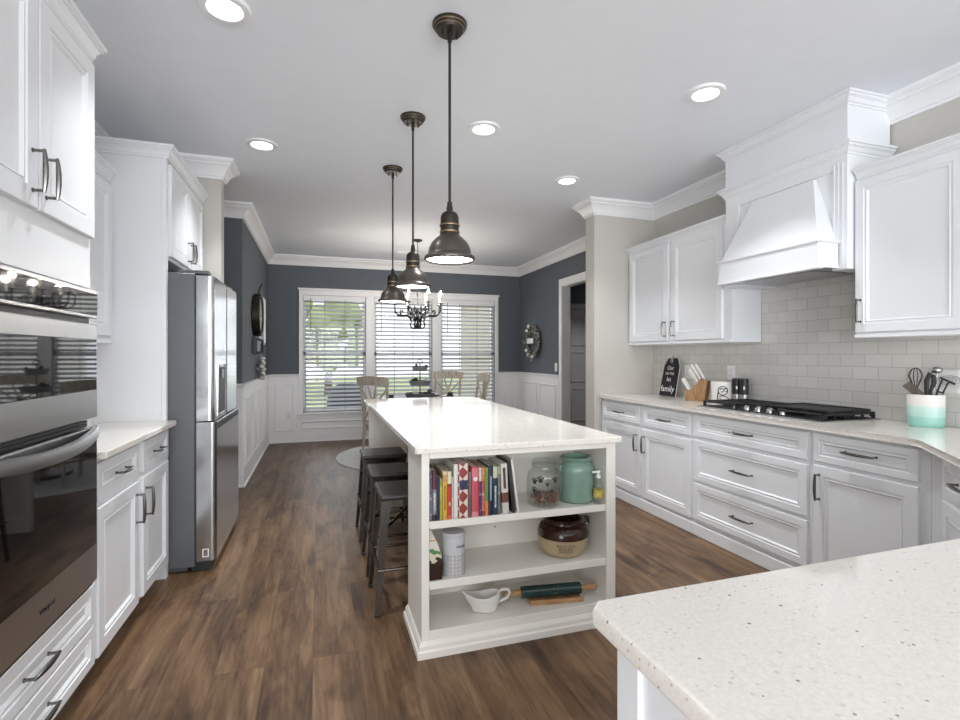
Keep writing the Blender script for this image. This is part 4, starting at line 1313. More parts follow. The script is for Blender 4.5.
def bag_mat():
    m, n, p = nmat('printed_coffee_bag')
    L = n.links.new
    tc = n.nodes.new('ShaderNodeTexCoord')
    nz = n.nodes.new('ShaderNodeTexNoise'); nz.inputs['Scale'].default_value = 26; nz.inputs['Detail'].default_value = 2
    L(tc.outputs['Object'], nz.inputs['Vector'])
    sp = n.nodes.new('ShaderNodeSeparateXYZ'); L(tc.outputs['Generated'], sp.inputs[0])
    ad = n.nodes.new('ShaderNodeMath'); ad.operation = 'MULTIPLY_ADD'; ad.inputs[1].default_value = .35
    L(nz.outputs['Fac'], ad.inputs[0]); L(sp.outputs['Z'], ad.inputs[2])
    rp = n.nodes.new('ShaderNodeValToRGB'); rp.color_ramp.interpolation = 'CONSTANT'
    e = rp.color_ramp.elements
    e[0].position = 0; e[0].color = (.035, .018, .012, 1)
    e[1].position = .62; e[1].color = (.60, .55, .42, 1)
    for pz, c in ((.72, (.06, .20, .05)), (.82, (.62, .58, .50)), (.96, (.55, .25, .04)), (1.10, (.60, .57, .50))):
        k = e.new(min(pz, .999) if pz < 1 else .995); k.color = (*c, 1)
    L(ad.outputs[0], rp.inputs['Fac']); L(rp.outputs['Color'], p.inputs['Base Color']); p.inputs['Roughness'].default_value = .3
    return m


one('coffee_bag', bag_mat(), lambda q: q.rings([[(x, y, S2 + z) for x, y in ((x0, y0), (x1, y0), (x1, y1), (x0, y1))] for x0, x1, y0, y1, z in (
     (.4545, .508, 2.142, 2.23, .001), (.452, .511, 2.138, 2.235, .05), (.453, .507, 2.139, 2.23, .10), (.454, .494, 2.155, 2.215, .15), (.458, .475, 2.18, 2.20, .19), (.458, .474, 2.184, 2.19, .203))]),
    'printed brown and white coffee bag at the left of the middle island shelf', 'bag', sharp=60)

# gravy boat
GX, GY = .752, 2.222


def boat(q):
    R = []
    for z, sx, sy, sh in ((.001, .045, .03, 0), (.006, .052, .034, 0), (.02, .058, .038, -.002), (.045, .072, .045, -.006), (.07, .082, .047, -.012), (.085, .088, .046, -.018), (.0855, .084, .043, -.018), (.06, .072, .04, -.01), (.02, .05, .03, 0), (.012, .02, .015, 0)):
        ring = []
        for k in range(28):
            a = 2 * PI * k / 28
            x, y = math.cos(a), math.sin(a)
            lip = max(0, -x) ** 4
            zz = z + (.028 * lip * min(1, z / .08)) - (.012 * (1 - abs(x)) * min(1, z / .08))
            ring.append((GX - .015 + sh + x * sx * (1 + .22 * lip), GY + y * sy * (1 - .35 * max(0, -x) ** 2), S3 + zz))
        R.append(ring)
    q.rings(R)


t = thing('gravy_boat', 'white ceramic gravy boat on the bottom island shelf', 'gravy boat', (GX, GY, S3))
part('bowl', M['cream'], t, boat, 80)
part('handle', M['cream'], t, lambda q: q.tube([(GX + .035, GY, S3 + .072), (GX + .065, GY, S3 + .088), (GX + .092, GY, S3 + .084), (GX + .102, GY, S3 + .066), (GX + .088, GY, S3 + .045), (GX + .055, GY, S3 + .034), (GX + .028, GY, S3 + .026)], [.006, .008, .008, .007, .007, .007, .005], 10), 80)
# rolling pin on its stand, turned a little towards the room
RP, RZ = Vector((1.066, 2.222, S3)), .048
ra = math.radians(-8)
t = thing('rolling_pin', 'green marble rolling pin with wooden handles', 'rolling pin', (0, 0, 0))
part('barrel', M['marble'], t, lambda q: q.lathe([(0, -.148), (.025, -.148), (.0275, -.144), (.0275, .144), (.025, .148), (0, .148)], (0, 0, RZ), 28, 0, 'x'))
for s in (-1, 1):
    part('handle', M['oak'], t, lambda q: q.lathe([(a, s * b) for a, b in ((0, .149), (.013, .149), (.014, .16), (.011, .172), (.016, .20), (.018, .215), (.013, .228), (0, .232))], (0, 0, RZ), 18, 0, 'x'))
t.location = RP
t.rotation_euler = (0, 0, ra)
mb = MB()
mb.box((-.115, -.045, .0005), (.150, .040, .010), .003); mb.box((-.115, -.047, .0095), (.150, -.034, .023), .003); mb.box((-.115, .029, .0095), (.150, .042, .023), .003)
o = tag(mb.build('rolling_pin_stand', M['oak'], org=(0, 0, 0)), 'flat wooden stand cradling the green marble rolling pin', 'stand')
o.location = RP
o.rotation_euler = (0, 0, ra)

# ------------------------------------------------------------------ bar stools


def make_stool():
    t = thing('bar_stool', '', 'stool', (0, 0, 0), 'metal counter stools along the island')
    sz = .588
    part('seat', M['stoolseat'], t, lambda q: q.box((-.155, -.152, sz - .030), (.155, .152, sz), .012, 0, 3))
    part('seat_frame', M['stoolmetal'], t, lambda q: (q.box((-.143, -.140, sz - .066), (.143, -.128, sz - .030)), q.box((-.143, .128, sz - .066), (.143, .140, sz - .030)), q.box((-.143, -.128, sz - .066), (-.131, .128, sz - .030)), q.box((.131, -.128, sz - .066), (.143, .128, sz - .030))))
    for sx in (-1, 1):
        for sy in (-1, 1):
            def leg(q, sx=sx, sy=sy):
                R = []
                for z, x, y, w_ in ((sz - .031, .146, .143, .050), (.42, .155, .152, .038), (.20, .169, .165, .029), (.012, .182, .178, .022)):
                    # folded angle section
                    cx, cy = sx * x, sy * y
                    R.append([(cx, cy, z), (cx - sx * w_, cy, z), (cx - sx * w_, cy - sy * .004, z), (cx - sx * .004, cy - sy * .004, z), (cx - sx * .004, cy - sy * w_, z), (cx, cy - sy * w_, z)])
                q.rings(R)
            lg = part('leg', M['stoolmetal'], t, leg)
            part('foot_cap', M['black'], lg, lambda q: q.box((sx * .184, sy * .180, 0), (sx * .160, sy * .156, .013), .003))
    part('foot_rail', M['stoolmetal'], t, lambda q: [q.tube(p, .008, 8) for p in (
        [(-.168, -.163, .22), (.168, -.163, .22)], [(-.168, .163, .22), (.168, .163, .22)], [(-.168, -.163, .245), (-.168, .163, .245)], [(.168, -.163, .245), (.168, .163, .245)])])
    part('cross_brace', M['stoolmetal'], t, lambda q: (q.tube([(-.15, -.145, .40), (0, 0, .47), (.15, .145, .40)], .007, 8), q.tube([(-.15, .145, .40), (0, 0, .465), (.15, -.145, .40)], .007, 8)))
    return t


st = make_stool()
for i, (y, lab) in enumerate(((2.70, 'nearest dark metal stool with black seat, behind the bookcase end of the island'), (3.18, 'middle of the three dark metal stools along the island'), (3.745, 'farthest dark metal stool with black seat, nearest the dining room'))):
    o = st if i == 0 else copy_tree(st)
    o.location = (.445, y, 0)
    o['label'] = lab

# ------------------------------------------------------------------ pendants, downlights, chandelier


def make_pendant():
    t = thing('pendant_light', '', 'pendant light', (0, 0, 0), 'bronze pendants over the island')
    part('canopy', [M['bronze'], M['brass']], t, lambda q: (q.lathe([(0, 0), (.077, 0), (.077, -.009), (.074, -.012)], (0, 0, 0), 36), q.lathe([(.074, -.012), (.072, -.0145)], (0, 0, 0), 36, 1), q.lathe([(.072, -.0145), (.070, -.021), (.066, -.0235)], (0, 0, 0), 36), q.lathe([(.066, -.0235), (.064, -.026)], (0, 0, 0), 36, 1),
         q.lathe([(.064, -.026), (.058, -.037), (0, -.039)], (0, 0, 0), 36), q.lathe([(0, -.038), (.010, -.038), (.010, -.082), (0, -.082)], (0, 0, 0), 14), [q.lathe([(0, -.038), (.004, -.038), (.004, -.062), (0, -.062)], (s * .033, 0, 0), 10) for s in (-1, 1)]))
    part('rod', M['bronze'], t, lambda q: q.tube([(0, 0, -.08), (0, 0, -.82)], .0062, 10))
    part('socket_cap', [M['bronze'], M['brass']], t, lambda q: (q.lathe([(0, -.795), (.011, -.795), (.012, -.812), (.014, -.818), (.014, -.835), (.022, -.838), (.034, -.846), (.040, -.860), (.041, -.895)], (0, 0, 0), 28), q.lathe([(.041, -.895), (.045, -.897), (.045, -.903)], (0, 0, 0), 28, 1), q.lathe([(.045, -.903), (.041, -.906), (.041, -.920), (.041, -.924)], (0, 0, 0), 28), q.lathe([(.041, -.924), (.045, -.926), (.045, -.932), (.040, -.935)], (0, 0, 0), 28, 1)))
    part('lamp_shade', M['bronze_shade'], t, lambda q: q.lathe([(.040, -.934), (.046, -.945), (.062, -.958), (.080, -.976), (.091, -.998), (.096, -1.020), (.098, -1.032), (.108, -1.036), (.113, -1.042), (.113, -1.052), (.108, -1.057), (.103, -1.054), (.094, -1.03), (.088, -1.0), (.076, -.98), (.058, -.963), (.036, -.948)], (0, 0, 0), 40), 60)
    part('diffuser', M['pend'], t, lambda q: q.lathe([(0, -1.056), (.06, -1.054), (.102, -1.048), (.102, -1.046), (0, -1.046)], (0, 0, 0), 36))
    return t


pd = make_pendant()
for i, (y, lab) in enumerate(((2.19, 'nearest and largest looking bronze pendant over the island'), (3.115, 'middle bronze pendant over the island, in front of the chandelier'), (4.015, 'farthest bronze pendant, over the far end of the island'))):
    o = pd if i == 0 else copy_tree(pd)
    o.location = (.555, y, CEIL)
    o['label'] = lab


def make_down():
    t = thing('recessed_light', '', 'ceiling light', (0, 0, 0), 'round recessed ceiling lights')
    part('trim_ring', M['trim'], t, lambda q: q.lathe([(.066, 0), (.104, 0), (.104, -.004), (.098, -.012), (.072, -.014), (.066, -.006), (.066, 0)], (0, 0, 0), 36))
    part('lens', M['lamp'], t, lambda q: q.lathe([(0, -.0055), (.06, -.0055), (.0665, -.005), (.0665, -.001), (0, -.001)], (0, 0, 0), 36))
    return t


dn = make_down()
spots = [(-.38, 2.372, 'round ceiling light at the top edge of the photo, above the oven tower'), (-.38, 3.83, 'round ceiling light left of the pendants, nearest the refrigerator'),
         (1.02, 3.124, 'round ceiling light just right of the nearest pendant rod'), (1.99, 3.837, 'farthest round ceiling light, nearest the wall end beside the dining room'),
         (2.07, 2.325, 'round ceiling light in front of the range hood'),
         (3.98, 6.6, 'unseen round ceiling light added to brighten the passage beyond the doorway')]  # last lamp is out of view, added to brighten the passage door
for i, (x, y, lab) in enumerate(spots):
    o = dn if i == 0 else copy_tree(dn)
    o.location = (x, y, CEIL)
    o['label'] = lab
    area_light('recessed_lamp_light', (x, y, CEIL - .014), (0, 0, 0), .13, .13, DOWN_W, (.94, .97, 1.0), 'DISK', math.radians(92))

CHX, CHY = 1.20, 6.40
t = thing('chandelier', 'dark scrolled iron chandelier with candle bulbs over the dining table', 'chandelier', (CHX, CHY, 1.61))
part('canopy', M['chandelier'], t, lambda q: q.lathe([(0, CEIL - .001), (.06, CEIL - .001), (.06, CEIL - .015), (.02, CEIL - .03), (0, CEIL - .03)], (CHX, CHY, 0), 20))


def chain(q):
    z = CEIL - .03
    k = 0
    while z > 2.2:
        a = 0 if k % 2 else PI / 2
        q.tube([(CHX + .010 * math.cos(b) * math.cos(a), CHY + .010 * math.cos(b) * math.sin(a), z - .018 + .018 * math.sin(b)) for b in [2 * PI * j / 10 for j in range(11)]], .0022, 5)
        z -= .030
        k += 1


part('chain', M['chandelier'], t, chain)
part('centre_stem', M['chandelier'], t, lambda q: q.lathe([(0, 2.21), (.008, 2.20), (.006, 2.10), (.012, 2.06), (.006, 2.03), (.006, 1.92), (.022, 1.88), (.03, 1.84), (.018, 1.79), (.010, 1.74), (.020, 1.69), (.026, 1.665), (.012, 1.64), (.006, 1.625), (0, 1.61)], (CHX, CHY, 0), 14))
for k in range(8):
    a = 2 * PI * k / 8 + .25
    ca, sa = math.cos(a), math.sin(a)

    def P(r, z):
        return (CHX + ca * r, CHY + sa * r, z)
    am = part('arm', M['chandelier'], t, lambda q: (
        q.tube([P(.02, 1.66), P(.05, 1.628), (P(.085, 1.64)), P(.10, 1.68), P(.085, 1.72), P(.10, 1.76), P(.15, 1.80), P(.21, 1.79), P(.27, 1.80), P(.305, 1.84), P(.31, 1.90), P(.31, 1.935)], .0085, 8),
        q.tube([P(.21, 1.79), P(.24, 1.83), P(.23, 1.86), P(.205, 1.855), P(.205, 1.835)], .007, 6),
        q.tube([P(.015, 1.85), P(.06, 1.82), P(.11, 1.84), P(.125, 1.88), P(.10, 1.905), P(.08, 1.89), P(.085, 1.87)], .008, 6),
        q.tube([P(.10, 1.76), P(.06, 1.77), P(.045, 1.74), P(.065, 1.72)], .0075, 6),
        q.lathe([(0, 1.935), (.03, 1.940), (.032, 1.946), (0, 1.946)], P(.31, 0), 14)))
    cd = part('candle_sleeve', M['cream'], am, lambda q: q.lathe([(0, 1.946), (.012, 1.946), (.012, 2.045), (0, 2.045)], P(.31, 0), 12))
    part('bulb', M['bulb'], am, lambda q: q.lathe([(0, 2.045), (.008, 2.05), (.011, 2.066), (.008, 2.088), (0, 2.108)], P(.31, 0), 12))

part('crystal_drop', mat('crystal_glint', (.55, .62, .70), .08, .6), t, lambda q: [q.sphere((CHX + rr_ * math.cos(a_ + rr_ * 9), CHY + rr_ * math.sin(a_ + rr_ * 9), z_), .013, (.8, .8, 1.5), 8) for rr_, z_ in ((.05, 1.90), (.07, 1.86), (.11, 1.82), (.045, 1.80), (.08, 1.765)) for a_ in [2 * PI * k / 6 for k in range(6)]])

# ceiling vent
one('ceiling_vent', M['trim'], lambda q: (q.frame_ring((1.05, 7.30, CEIL - .0008), X_, -Y_, -Z_, .30, .14, .02, .008), [q.box((1.06, 7.19 + k * .02, CEIL - .007), (1.34, 7.195 + k * .02, CEIL - .001)) for k in range(5)]), 'white slotted ceiling vent in front of the dining windows', 'vent')

# ------------------------------------------------------------------ blinds
for i, (a, b) in enumerate(WIN):
    lab = ('white slatted blind of the left dining window', 'white slatted blind of the middle dining window behind the chandelier', 'white slatted blind of the right dining window')[i]
    t = thing('window_blind', lab, 'blind', ((a + b) / 2, 8.0, WZ0), 'slatted blinds of the dining windows')
    yb = 8.003
    part('head_rail', M['trim'], t, lambda q: q.box((a + .006, yb - .02, WZ1 - .075), (b - .006, yb + .02, WZ1 - .002), .003))

    def slats(q):
        z = WZ0 + .055
        while z < WZ1 - .09:
            tl = .58
            c, s = math.cos(tl), math.sin(tl)
            q.obox((a + .025, yb - .026 * c, z - .026 * s), X_, Vector((0, c, s)), Vector((0, -s, c)), (b - a - .050, .052, .003))
            z += .0615
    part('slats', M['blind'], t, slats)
    part('bottom_rail', M['trim'], t, lambda q: q.box((a + .010, yb - .022, WZ0 + .014), (b - .010, yb + .022, WZ0 + .034), .003))
    part('ladder_cord', M['cord'], t, lambda q: [q.box((a + (b - a) * f - .003, yb - .0285, WZ0 + .03), (a + (b - a) * f + .003, yb - .0265, WZ1 - .06)) for f in (.34, .66)])
    part('tilt_wand', M['cord'], t, lambda q: q.tube([(a + .11, yb - .034, WZ1 - .05), (a + .11, yb - .036, 1.66)], .005, 6))

# ------------------------------------------------------------------ dining room
TX, TY = 1.25, 6.5
one('round_rug', M['rug'], lambda q: q.lathe([(0, .0005), (1.05, .0005), (1.05, .009), (1.03, .012), (0, .012)], (TX, TY, 0), 64), 'pale round rug under the dining table', 'rug')
RZr = .0125
t = thing('dining_table', 'dark round dining table in front of the windows', 'table', (TX, TY, RZr))
part('tabletop', M['darkwood'], t, lambda q: q.lathe([(0, .70), (.58, .70), (.60, .708), (.60, .728), (.59, .735), (0, .735)], (TX, TY, 0), 48))
part('pedestal', M['darkwood'], t, lambda q: q.lathe([(0, RZr), (.30, RZr), (.30, .05), (.12, .09), (.07, .16), (.055, .35), (.08, .52), (.06, .62), (.22, .70), (0, .70)], (TX, TY, 0), 28))


def make_chair():
    t = thing('dining_chair', '', 'chair', (0, 0, 0), 'cross-back dining chairs round the table')
    # faces +Y; backrest at -Y
    part('seat', M['chair_seat'], t, lambda q: q.box((-.215, -.19, .435), (.215, .22, .465), .012, 0, 2))
    part('seat_frame', M['chair'], t, lambda q: q.box((-.205, -.18, .39), (.205, .21, .434), .006))
    for s in (-1, 1):
        part('leg', M['chair'], t, lambda q: q.tube([(s * .19, .19, 0), (s * .19, .19, .40)], [.016, .020], 10))
        part('leg', M['chair'], t, lambda q: q.tube([(s * .185, -.25, 0), (s * .19, -.20, .40), (s * .195, -.21, .62), (s * .20, -.255, .93)], [.016, .020, .019, .016], 10))
    part('stretcher', M['chair'], t, lambda q: [q.tube(p, .010, 8) for p in ([(-.19, .19, .20), (-.188, -.225, .20)], [(.19, .19, .20), (.188, -.225, .20)], [(-.19, 0, .20), (.19, 0, .20)])])

    def top(q):
        R = []
        for k in range(13):
            s = -1 + 2 * k / 12
            x = s * .235
            y = -.262 - .030 * (1 - s * s)
            h0, h1 = .915 + .012 * (1 - s * s), 1.02 + .014 * (1 - s * s)
            R.append([(x, y - .013, h0), (x, y + .013, h0), (x, y - .002, h1), (x, y - .028, h1)])
        q.rings(R)
    part('top_rail', M['chair'], t, top)
    part('cross_slats', M['chair'], t, lambda q: (
        q.tube([(-.17, -.213, .52), (-.06, -.245, .66), (.03, -.275, .80), (.06, -.285, .92)], .011, 8), q.tube([(.17, -.213, .52), (.06, -.238, .66), (-.03, -.268, .80), (-.06, -.280, .92)], .011, 8),
        q.tube([(-.19, -.245, .88), (-.08, -.26, .76), (.0, -.252, .66), (.06, -.232, .55), (.07, -.215, .49)], .010, 8), q.tube([(.19, -.245, .88), (.08, -.255, .76), (.0, -.245, .66), (-.06, -.225, .55), (-.07, -.210, .49)], .010, 8),
        q.box((-.185, -.222, .485), (.185, -.198, .515), .004)))
    return t


ch = make_chair()
for i, (x, y, lab) in enumerate(((.79, 6.10, 'washed wood cross-back chair left of the island top, nearest the left window'), (1.76, 7.36, 'washed wood cross-back chair behind the table with its back to the windows'), (1.85, 6.50, 'washed wood cross-back chair seen from the side at the right of the table'))):
    o = ch if i == 0 else copy_tree(ch)
    o.location = (x, y, RZr + .004)
    o.rotation_euler = (0, 0, math.atan2(-(TX - x), TY - y))
    o['label'] = lab

# tiered tray
TZ = .7355
t = thing('tiered_tray', 'galvanised three-tier tray stand on the dining table', 'tray', (TX, TY, TZ))
for z, r in ((.004, .20), (.165, .145), (.350, .105)):
    part('tier', M['galv'], t, lambda q: q.lathe([(0, z), (r * .84, z), (r * .90, z + .02), (r, z + .062), (r * 1.03, z + .064), (r * .97, z + .061), (r * .86, z + .012), (0, z + .008)], (TX, TY, TZ), 32))
part('centre_post', M['bronze'], t, lambda q: q.tube([(TX, TY, TZ + .006), (TX, TY, TZ + .45)], .007, 8))
part('ring_handle', M['bronze'], t, lambda q: q.tube([(TX + .03 * math.cos(a), TY, TZ + .475 + .025 * math.sin(a)) for a in [2 * PI * k / 14 for k in range(15)]], .005, 6))


def sprig(x, y, z, n, r, h, label, seed):
    rr = random.Random(seed)

    def fn(q):
        for _ in range(n):
            a = rr.uniform(0, 2 * PI); d = rr.uniform(.2, 1) * r; zz = z + rr.uniform(.008, h)
            c = Vector((x + d * math.cos(a), y + d * math.sin(a), zz))
            q.sphere(c, .018, (1, .6, .35 + rr.random() * .4), 6)
        q.tube([(x, y, z), (x, y, z + h * .8)], .004, 5)
    one('greenery_sprig', M['green'], fn, label, 'plant', 'greenery in the tiered tray')


sprig(TX + .09, TY - .08, TZ + .016, 22, .05, .09, 'dark leafy sprig in the bottom tray', 1)
sprig(TX - .07, TY - .02, TZ + .178, 18, .036, .085, 'dark leafy sprig in the middle tray on its left', 2)
sprig(TX - .05, TY - .03, TZ + .367, 12, .03, .07, 'dark leafy sprig at the left of the top tray', 3)
one('ornament_pitcher', M['cream'], lambda q: q.lathe([(0, 0), (.025, 0), (.032, .02), (.03, .05), (.02, .065), (.025, .08), (0, .08)], (TX + .075, TY - .03, TZ + .178), 18), 'little cream pitcher in the middle tray', 'ornament')
one('ornament_bird', M['chandelier'], lambda q: (q.sphere((TX + .04, TY - .03, TZ + .397), .028, (1.3, .8, .9)), q.sphere((TX + .075, TY - .03, TZ + .42), .016)), 'little dark bird ornament in the top tray', 'ornament')
one('ornament_house', M['text_w'], lambda q: (q.box((TX - .10, TY - .10, TZ + .014), (TX - .04, TY - .05, TZ + .07)), q.pris((TX - .105, TY - .10, TZ + .07), X_, Z_, -Y_, [(0, 0), (.07, 0), (.035, .035)], -.05)), 'tiny white house ornament in the bottom tray', 'ornament')
# place settings
for i, (dx, dy, lab) in enumerate(((-.40, -.16, 'white plate on the table before the left chair'), (.22, .38, 'white plate on the table before the chair by the windows'), (.42, .06, 'white plate on the table before the right chair'))):
    one('dinner_plate', M['cream'], lambda q: q.lathe([(0, 0), (.08, 0), (.13, .014), (.132, .017), (.09, .008), (0, .006)], (TX + dx, TY + dy, TZ), 28), lab, 'plate', 'plates on the dining table')
    one('folded_napkin', mat('charcoal_napkin', (.05, .05, .055), .9), lambda q: q.rings([[(TX + dx + r * math.cos(a), TY + dy + r * .6 * math.sin(a), TZ + z) for a in [2 * PI * k / 10 for k in range(10)]] for r, z in ((.05, .009), (.055, .02), (.03, .035), (.045, .055), (.04, .06))]), lab.replace('white plate on the table', 'dark bunched napkin on the plate'), 'napkin', 'napkins on the dining table')

# wall clock, frames, ornament on the left dining wall
DXL = -.7145
t = thing('wall_clock', 'dark rimmed round clock on the slate wall left of the windows', 'clock', (DXL, 6.35, 1.755))
part('clock_case', M['bronze'], t, lambda q: q.lathe([(0, 0), (.235, 0), (.245, .01), (.245, .075), (.235, .085), (.215, .080), (.21, .06), (0, .06)], (DXL, 6.35, 1.755), 48, 0, 'x'))
part('clock_face', mat('pale_clock_face', (.42, .40, .37), .6), t, lambda q: q.lathe([(0, .0605), (.209, .0605), (.209, .063), (0, .063)], (DXL, 6.35, 1.755), 48, 0, 'x'))
part('numerals', M['text_d'], t, lambda q: [q.obox((DXL + .0632, 6.35 + .175 * math.cos(a) - .006, 1.755 + .175 * math.sin(a) - .018), X_, Y_, Z_, (.001, .012, .036)) for a in [2 * PI * k / 12 for k in range(12)]])
part('hands', M['black'], t, lambda q: (q.obox((DXL + .065, 6.347, 1.755), X_, Y_, Z_, (.002, .006, .14)), q.obox((DXL + .065, 6.35, 1.752), X_, Y_, Z_, (.002, .10, .006))))
part('hanging_loop', M['bronze'], t, lambda q: q.tube([(DXL + .04, 6.35, 1.97), (DXL + .05, 6.36, 2.03), (DXL + .07, 6.36, 2.09), (DXL + .085, 6.36, 2.12)], .009, 8))
t = thing('picture_frame', 'white framed picture half hidden behind the wall clock', 'picture', (DXL, 7.1, 1.43))
part('frame', M['trim'], t, lambda q: q.frame_ring((DXL + .001, 6.82, 1.43), Y_, Z_, X_, .56, .62, .06, .03))
part('picture', mat('grey_print', (.45, .46, .47), .6, var=.5, scale=12), t, lambda q: q.box((DXL + .001, 6.87, 1.48), (DXL + .012, 7.33, 2.0)))
t = thing('picture_frame', 'small black framed blue picture under the wall clock', 'picture', (DXL, 6.5, 1.32))
part('frame', M['black'], t, lambda q: q.frame_ring((DXL + .001, 6.15, 1.315), Y_, Z_, X_, .70, .175, .022, .055))
part('picture', mat('blue_print', (.18, .27, .36), .5, var=.4, scale=14), t, lambda q: q.box((DXL + .001, 6.17, 1.335), (DXL + .02, 6.83, 1.47)))
t = thing('wall_ornament', 'silver flower-shaped metal ornament above the wainscot on the left wall', 'wall ornament', (DXL, 6.7, 1.0))


def flower(q):
    c = Vector((DXL + .045, 6.65, 1.135))
    for k in range(10):
        a = 2 * PI * k / 10
        for rr_, w_ in ((.075, .03), (.125, .024)):
            q.sphere(c + Vector((0.02 * (k % 2), rr_ * math.cos(a + rr_ * 4), rr_ * math.sin(a + rr_ * 4))), w_, (1.0, 1, 1), 8)
    q.sphere(c, .035, (.8, 1, 1), 10)
    q.lathe([(0, 0), (.05, 0), (.05, .03), (0, .03)], (DXL + .001, 6.65, 1.135), 16, 0, 'x')


part('petals', mat('silver_ornament', (.5, .5, .48), .35, .6, var=.4, scale=40), t, flower)

# wreath on the right dining wall
WX, WY, WZ = 3.245, 7.33, 1.51
t = thing('wreath', 'grey-white leaf wreath with a small sign on the right dining wall', 'wreath', (WX, WY, WZ - .3))
rw = random.Random(11)


def leaves(q):
    for k in range(230):
        a = rw.uniform(0, 2 * PI)
        r = .225 + rw.gauss(0, .032)
        c = Vector((WX - .02 - abs(rw.gauss(0, .035)) - .012, WY + r * math.cos(a), WZ + r * math.sin(a)))
        ax = Vector((rw.uniform(-1, 0), rw.uniform(-1, 1), rw.uniform(-1, 1))).normalized()
        m3 = Matrix.Rotation(rw.uniform(0, PI), 3, ax)
        u, v, w_ = m3.col[0].copy(), m3.col[1].copy(), m3.col[2].copy()
        L_ = rw.uniform(.035, .06)
        q.pris(c, u, v, w_, [(0, 0), (L_ * .35, L_ * .22), (L_ * .75, L_ * .16), (L_, 0), (L_ * .75, -L_ * .16), (L_ * .35, -L_ * .22)], .003)


part('leaves', mat('dried_leaf_grey', (.30, .29, .27), .8, var=.9, scale=16), t, leaves)
part('vine_ring', mat('vine_brown', (.07, .055, .045), .9), t, lambda q: [q.tube([(WX - .018 - .012 * math.sin(7 * a + p), WY + (.22 + .02 * math.cos(5 * a + p)) * math.cos(a), WZ + (.22 + .02 * math.cos(5 * a + p)) * math.sin(a)) for a in [2 * PI * k / 40 for k in range(41)]], .009, 6) for p in (0, 2, 4)])
part('ribbon_bow', M['text_w'], t, lambda q: [q.sphere((WX - .075, WY + dy, WZ + dz), .04, (.5, 1, .7), 8) for dy, dz in ((.17, .17), (.10, .24), (.19, -.14), (.12, -.21), (-.05, -.24))])
part('name_plate', M['text_w'], t, lambda q: q.box((WX - .10, WY - .13, WZ - .035), (WX - .09, WY + .10, WZ + .045), .002))

# switch and outlets


def plate(name, o, u, w, Wd, Ht, label, cat, kind='outlet', group=None):
    t = thing(name, label, cat, o, group)
    o, u, w = Vector(o), Vector(u), Vector(w)
    part('cover_plate', M['white'], t, lambda q: q.obox(o, u, Z_, w, (Wd, Ht, .005), 0, .0015))
    if kind == 'outlet':
        for k in range(max(1, round(Wd / .075))):
            for dz in (.28, .62):
                part('socket', mat('socket_face', (.7, .7, .69), .4), t, lambda q: q.obox(o + u * (.02 + k * .075) + Z_ * (Ht * dz - .008) + w * .005, u, Z_, w, (.034, .026, .0015)))
    else:
        part('toggle', M['white'], t, lambda q: q.obox(o + u * (Wd / 2 - .008) + Z_ * (Ht / 2 - .02) + w * .005, u, Z_, w, (.016, .04, .006), 0, .001))


plate('outlet_plate', (3.1575, 3.30, 1.09), -Y_, -X_, .078, .118, 'white outlet plate above the pepper mills', 'outlet', group='outlets on the backsplash')
plate('outlet_plate', (3.1575, 3.80, 1.08), -Y_, -X_, .078, .118, 'white outlet plate behind the knife handles', 'outlet', group='outlets on the backsplash')
plate('outlet_plate', (3.1575, 1.86, 1.09), -Y_, -X_, .118, .118, 'wide white outlet plate right of the striped crock', 'outlet', group='outlets on the backsplash')
plate('light_switch', (3.2495, 6.64, 1.06), -Y_, -X_, .075, .12, 'white light switch beside the doorway on the right slate wall', 'light switch', 'switch')
plate('wall_outlet', (-.46, BY - .0125, .34), X_, -Y_, .075, .118, 'white outlet in the wainscot left of the windows', 'outlet')

# ------------------------------------------------------------------ counter objects, right run
CZ = .9142
# tag-shaped chalkboard sign leaning on the tiles
t = thing('chalkboard_sign', 'black tag-shaped chalkboard sign with white lettering', 'sign', (0, 0, 0))
su, sv = Vector((0, -1, 0)), Vector((.2, 0, 1)).normalized()
sw = su.cross(sv)
tagp = [(-.098, 0), (.098, 0), (.092, .265), (.055, .335), (-.050, .335), (-.088, .265)]
part('board', M['chalk'], t, lambda q: q.pris(sw * .004, su, sv, sw, tagp, .014))
part('border', M['text_w'], t, lambda q: q.pris((0, 0, 0), su, sv, sw, [(x * 1.05, -.0 + z * 1.015) for x, z in tagp], .004))
mb = MB()
for s_, z, sz in (('Our', .245, .05), ('ON THE', .195, .030), ('let', .145, .055), ('family', .06, .075)):
    add_text(mb, s_, sz, Vector((0, 0, 0)) + sv * z + sw * .0185, su, sv, 0, .0008)
mb.build('lettering', M['text_w'], t)
part('string_loop', M['galv'], t, lambda q: q.tube([sv * .30 + sw * .019 + su * -.012, sv * .335 + sw * .017 + su * -.015, sv * .358 + sw * .006 + su * -.004, sv * .335 + sw * .017 + su * .008, sv * .29 + sw * .020 + su * .006], .004, 6))
t.location = (3.073, 3.93, CZ)
t.scale = (1.05, 1.07, 1.05)

# knife block
t = thing('knife_block', 'wooden knife block full of white-handled knives', 'knife block', (3.06, 3.47, CZ))
ku = Vector((.55, -.835, 0)).normalized(); kw = Vector((ku.y, -ku.x, 0))
ko = Vector((2.99, 3.555, CZ)) + Vector((0, 0, .0003))
part('block_body', M['block'], t, lambda q: q.pris(ko, ku, Z_, ku.cross(Z_), [(0, 0), (.155, 0), (.175, .165), (.125, .185), (.055, .085), (0, .085)], .105, 0, .003))
kd = Vector((-.46, 0, 1))
nrm = ku.cross(Z_)


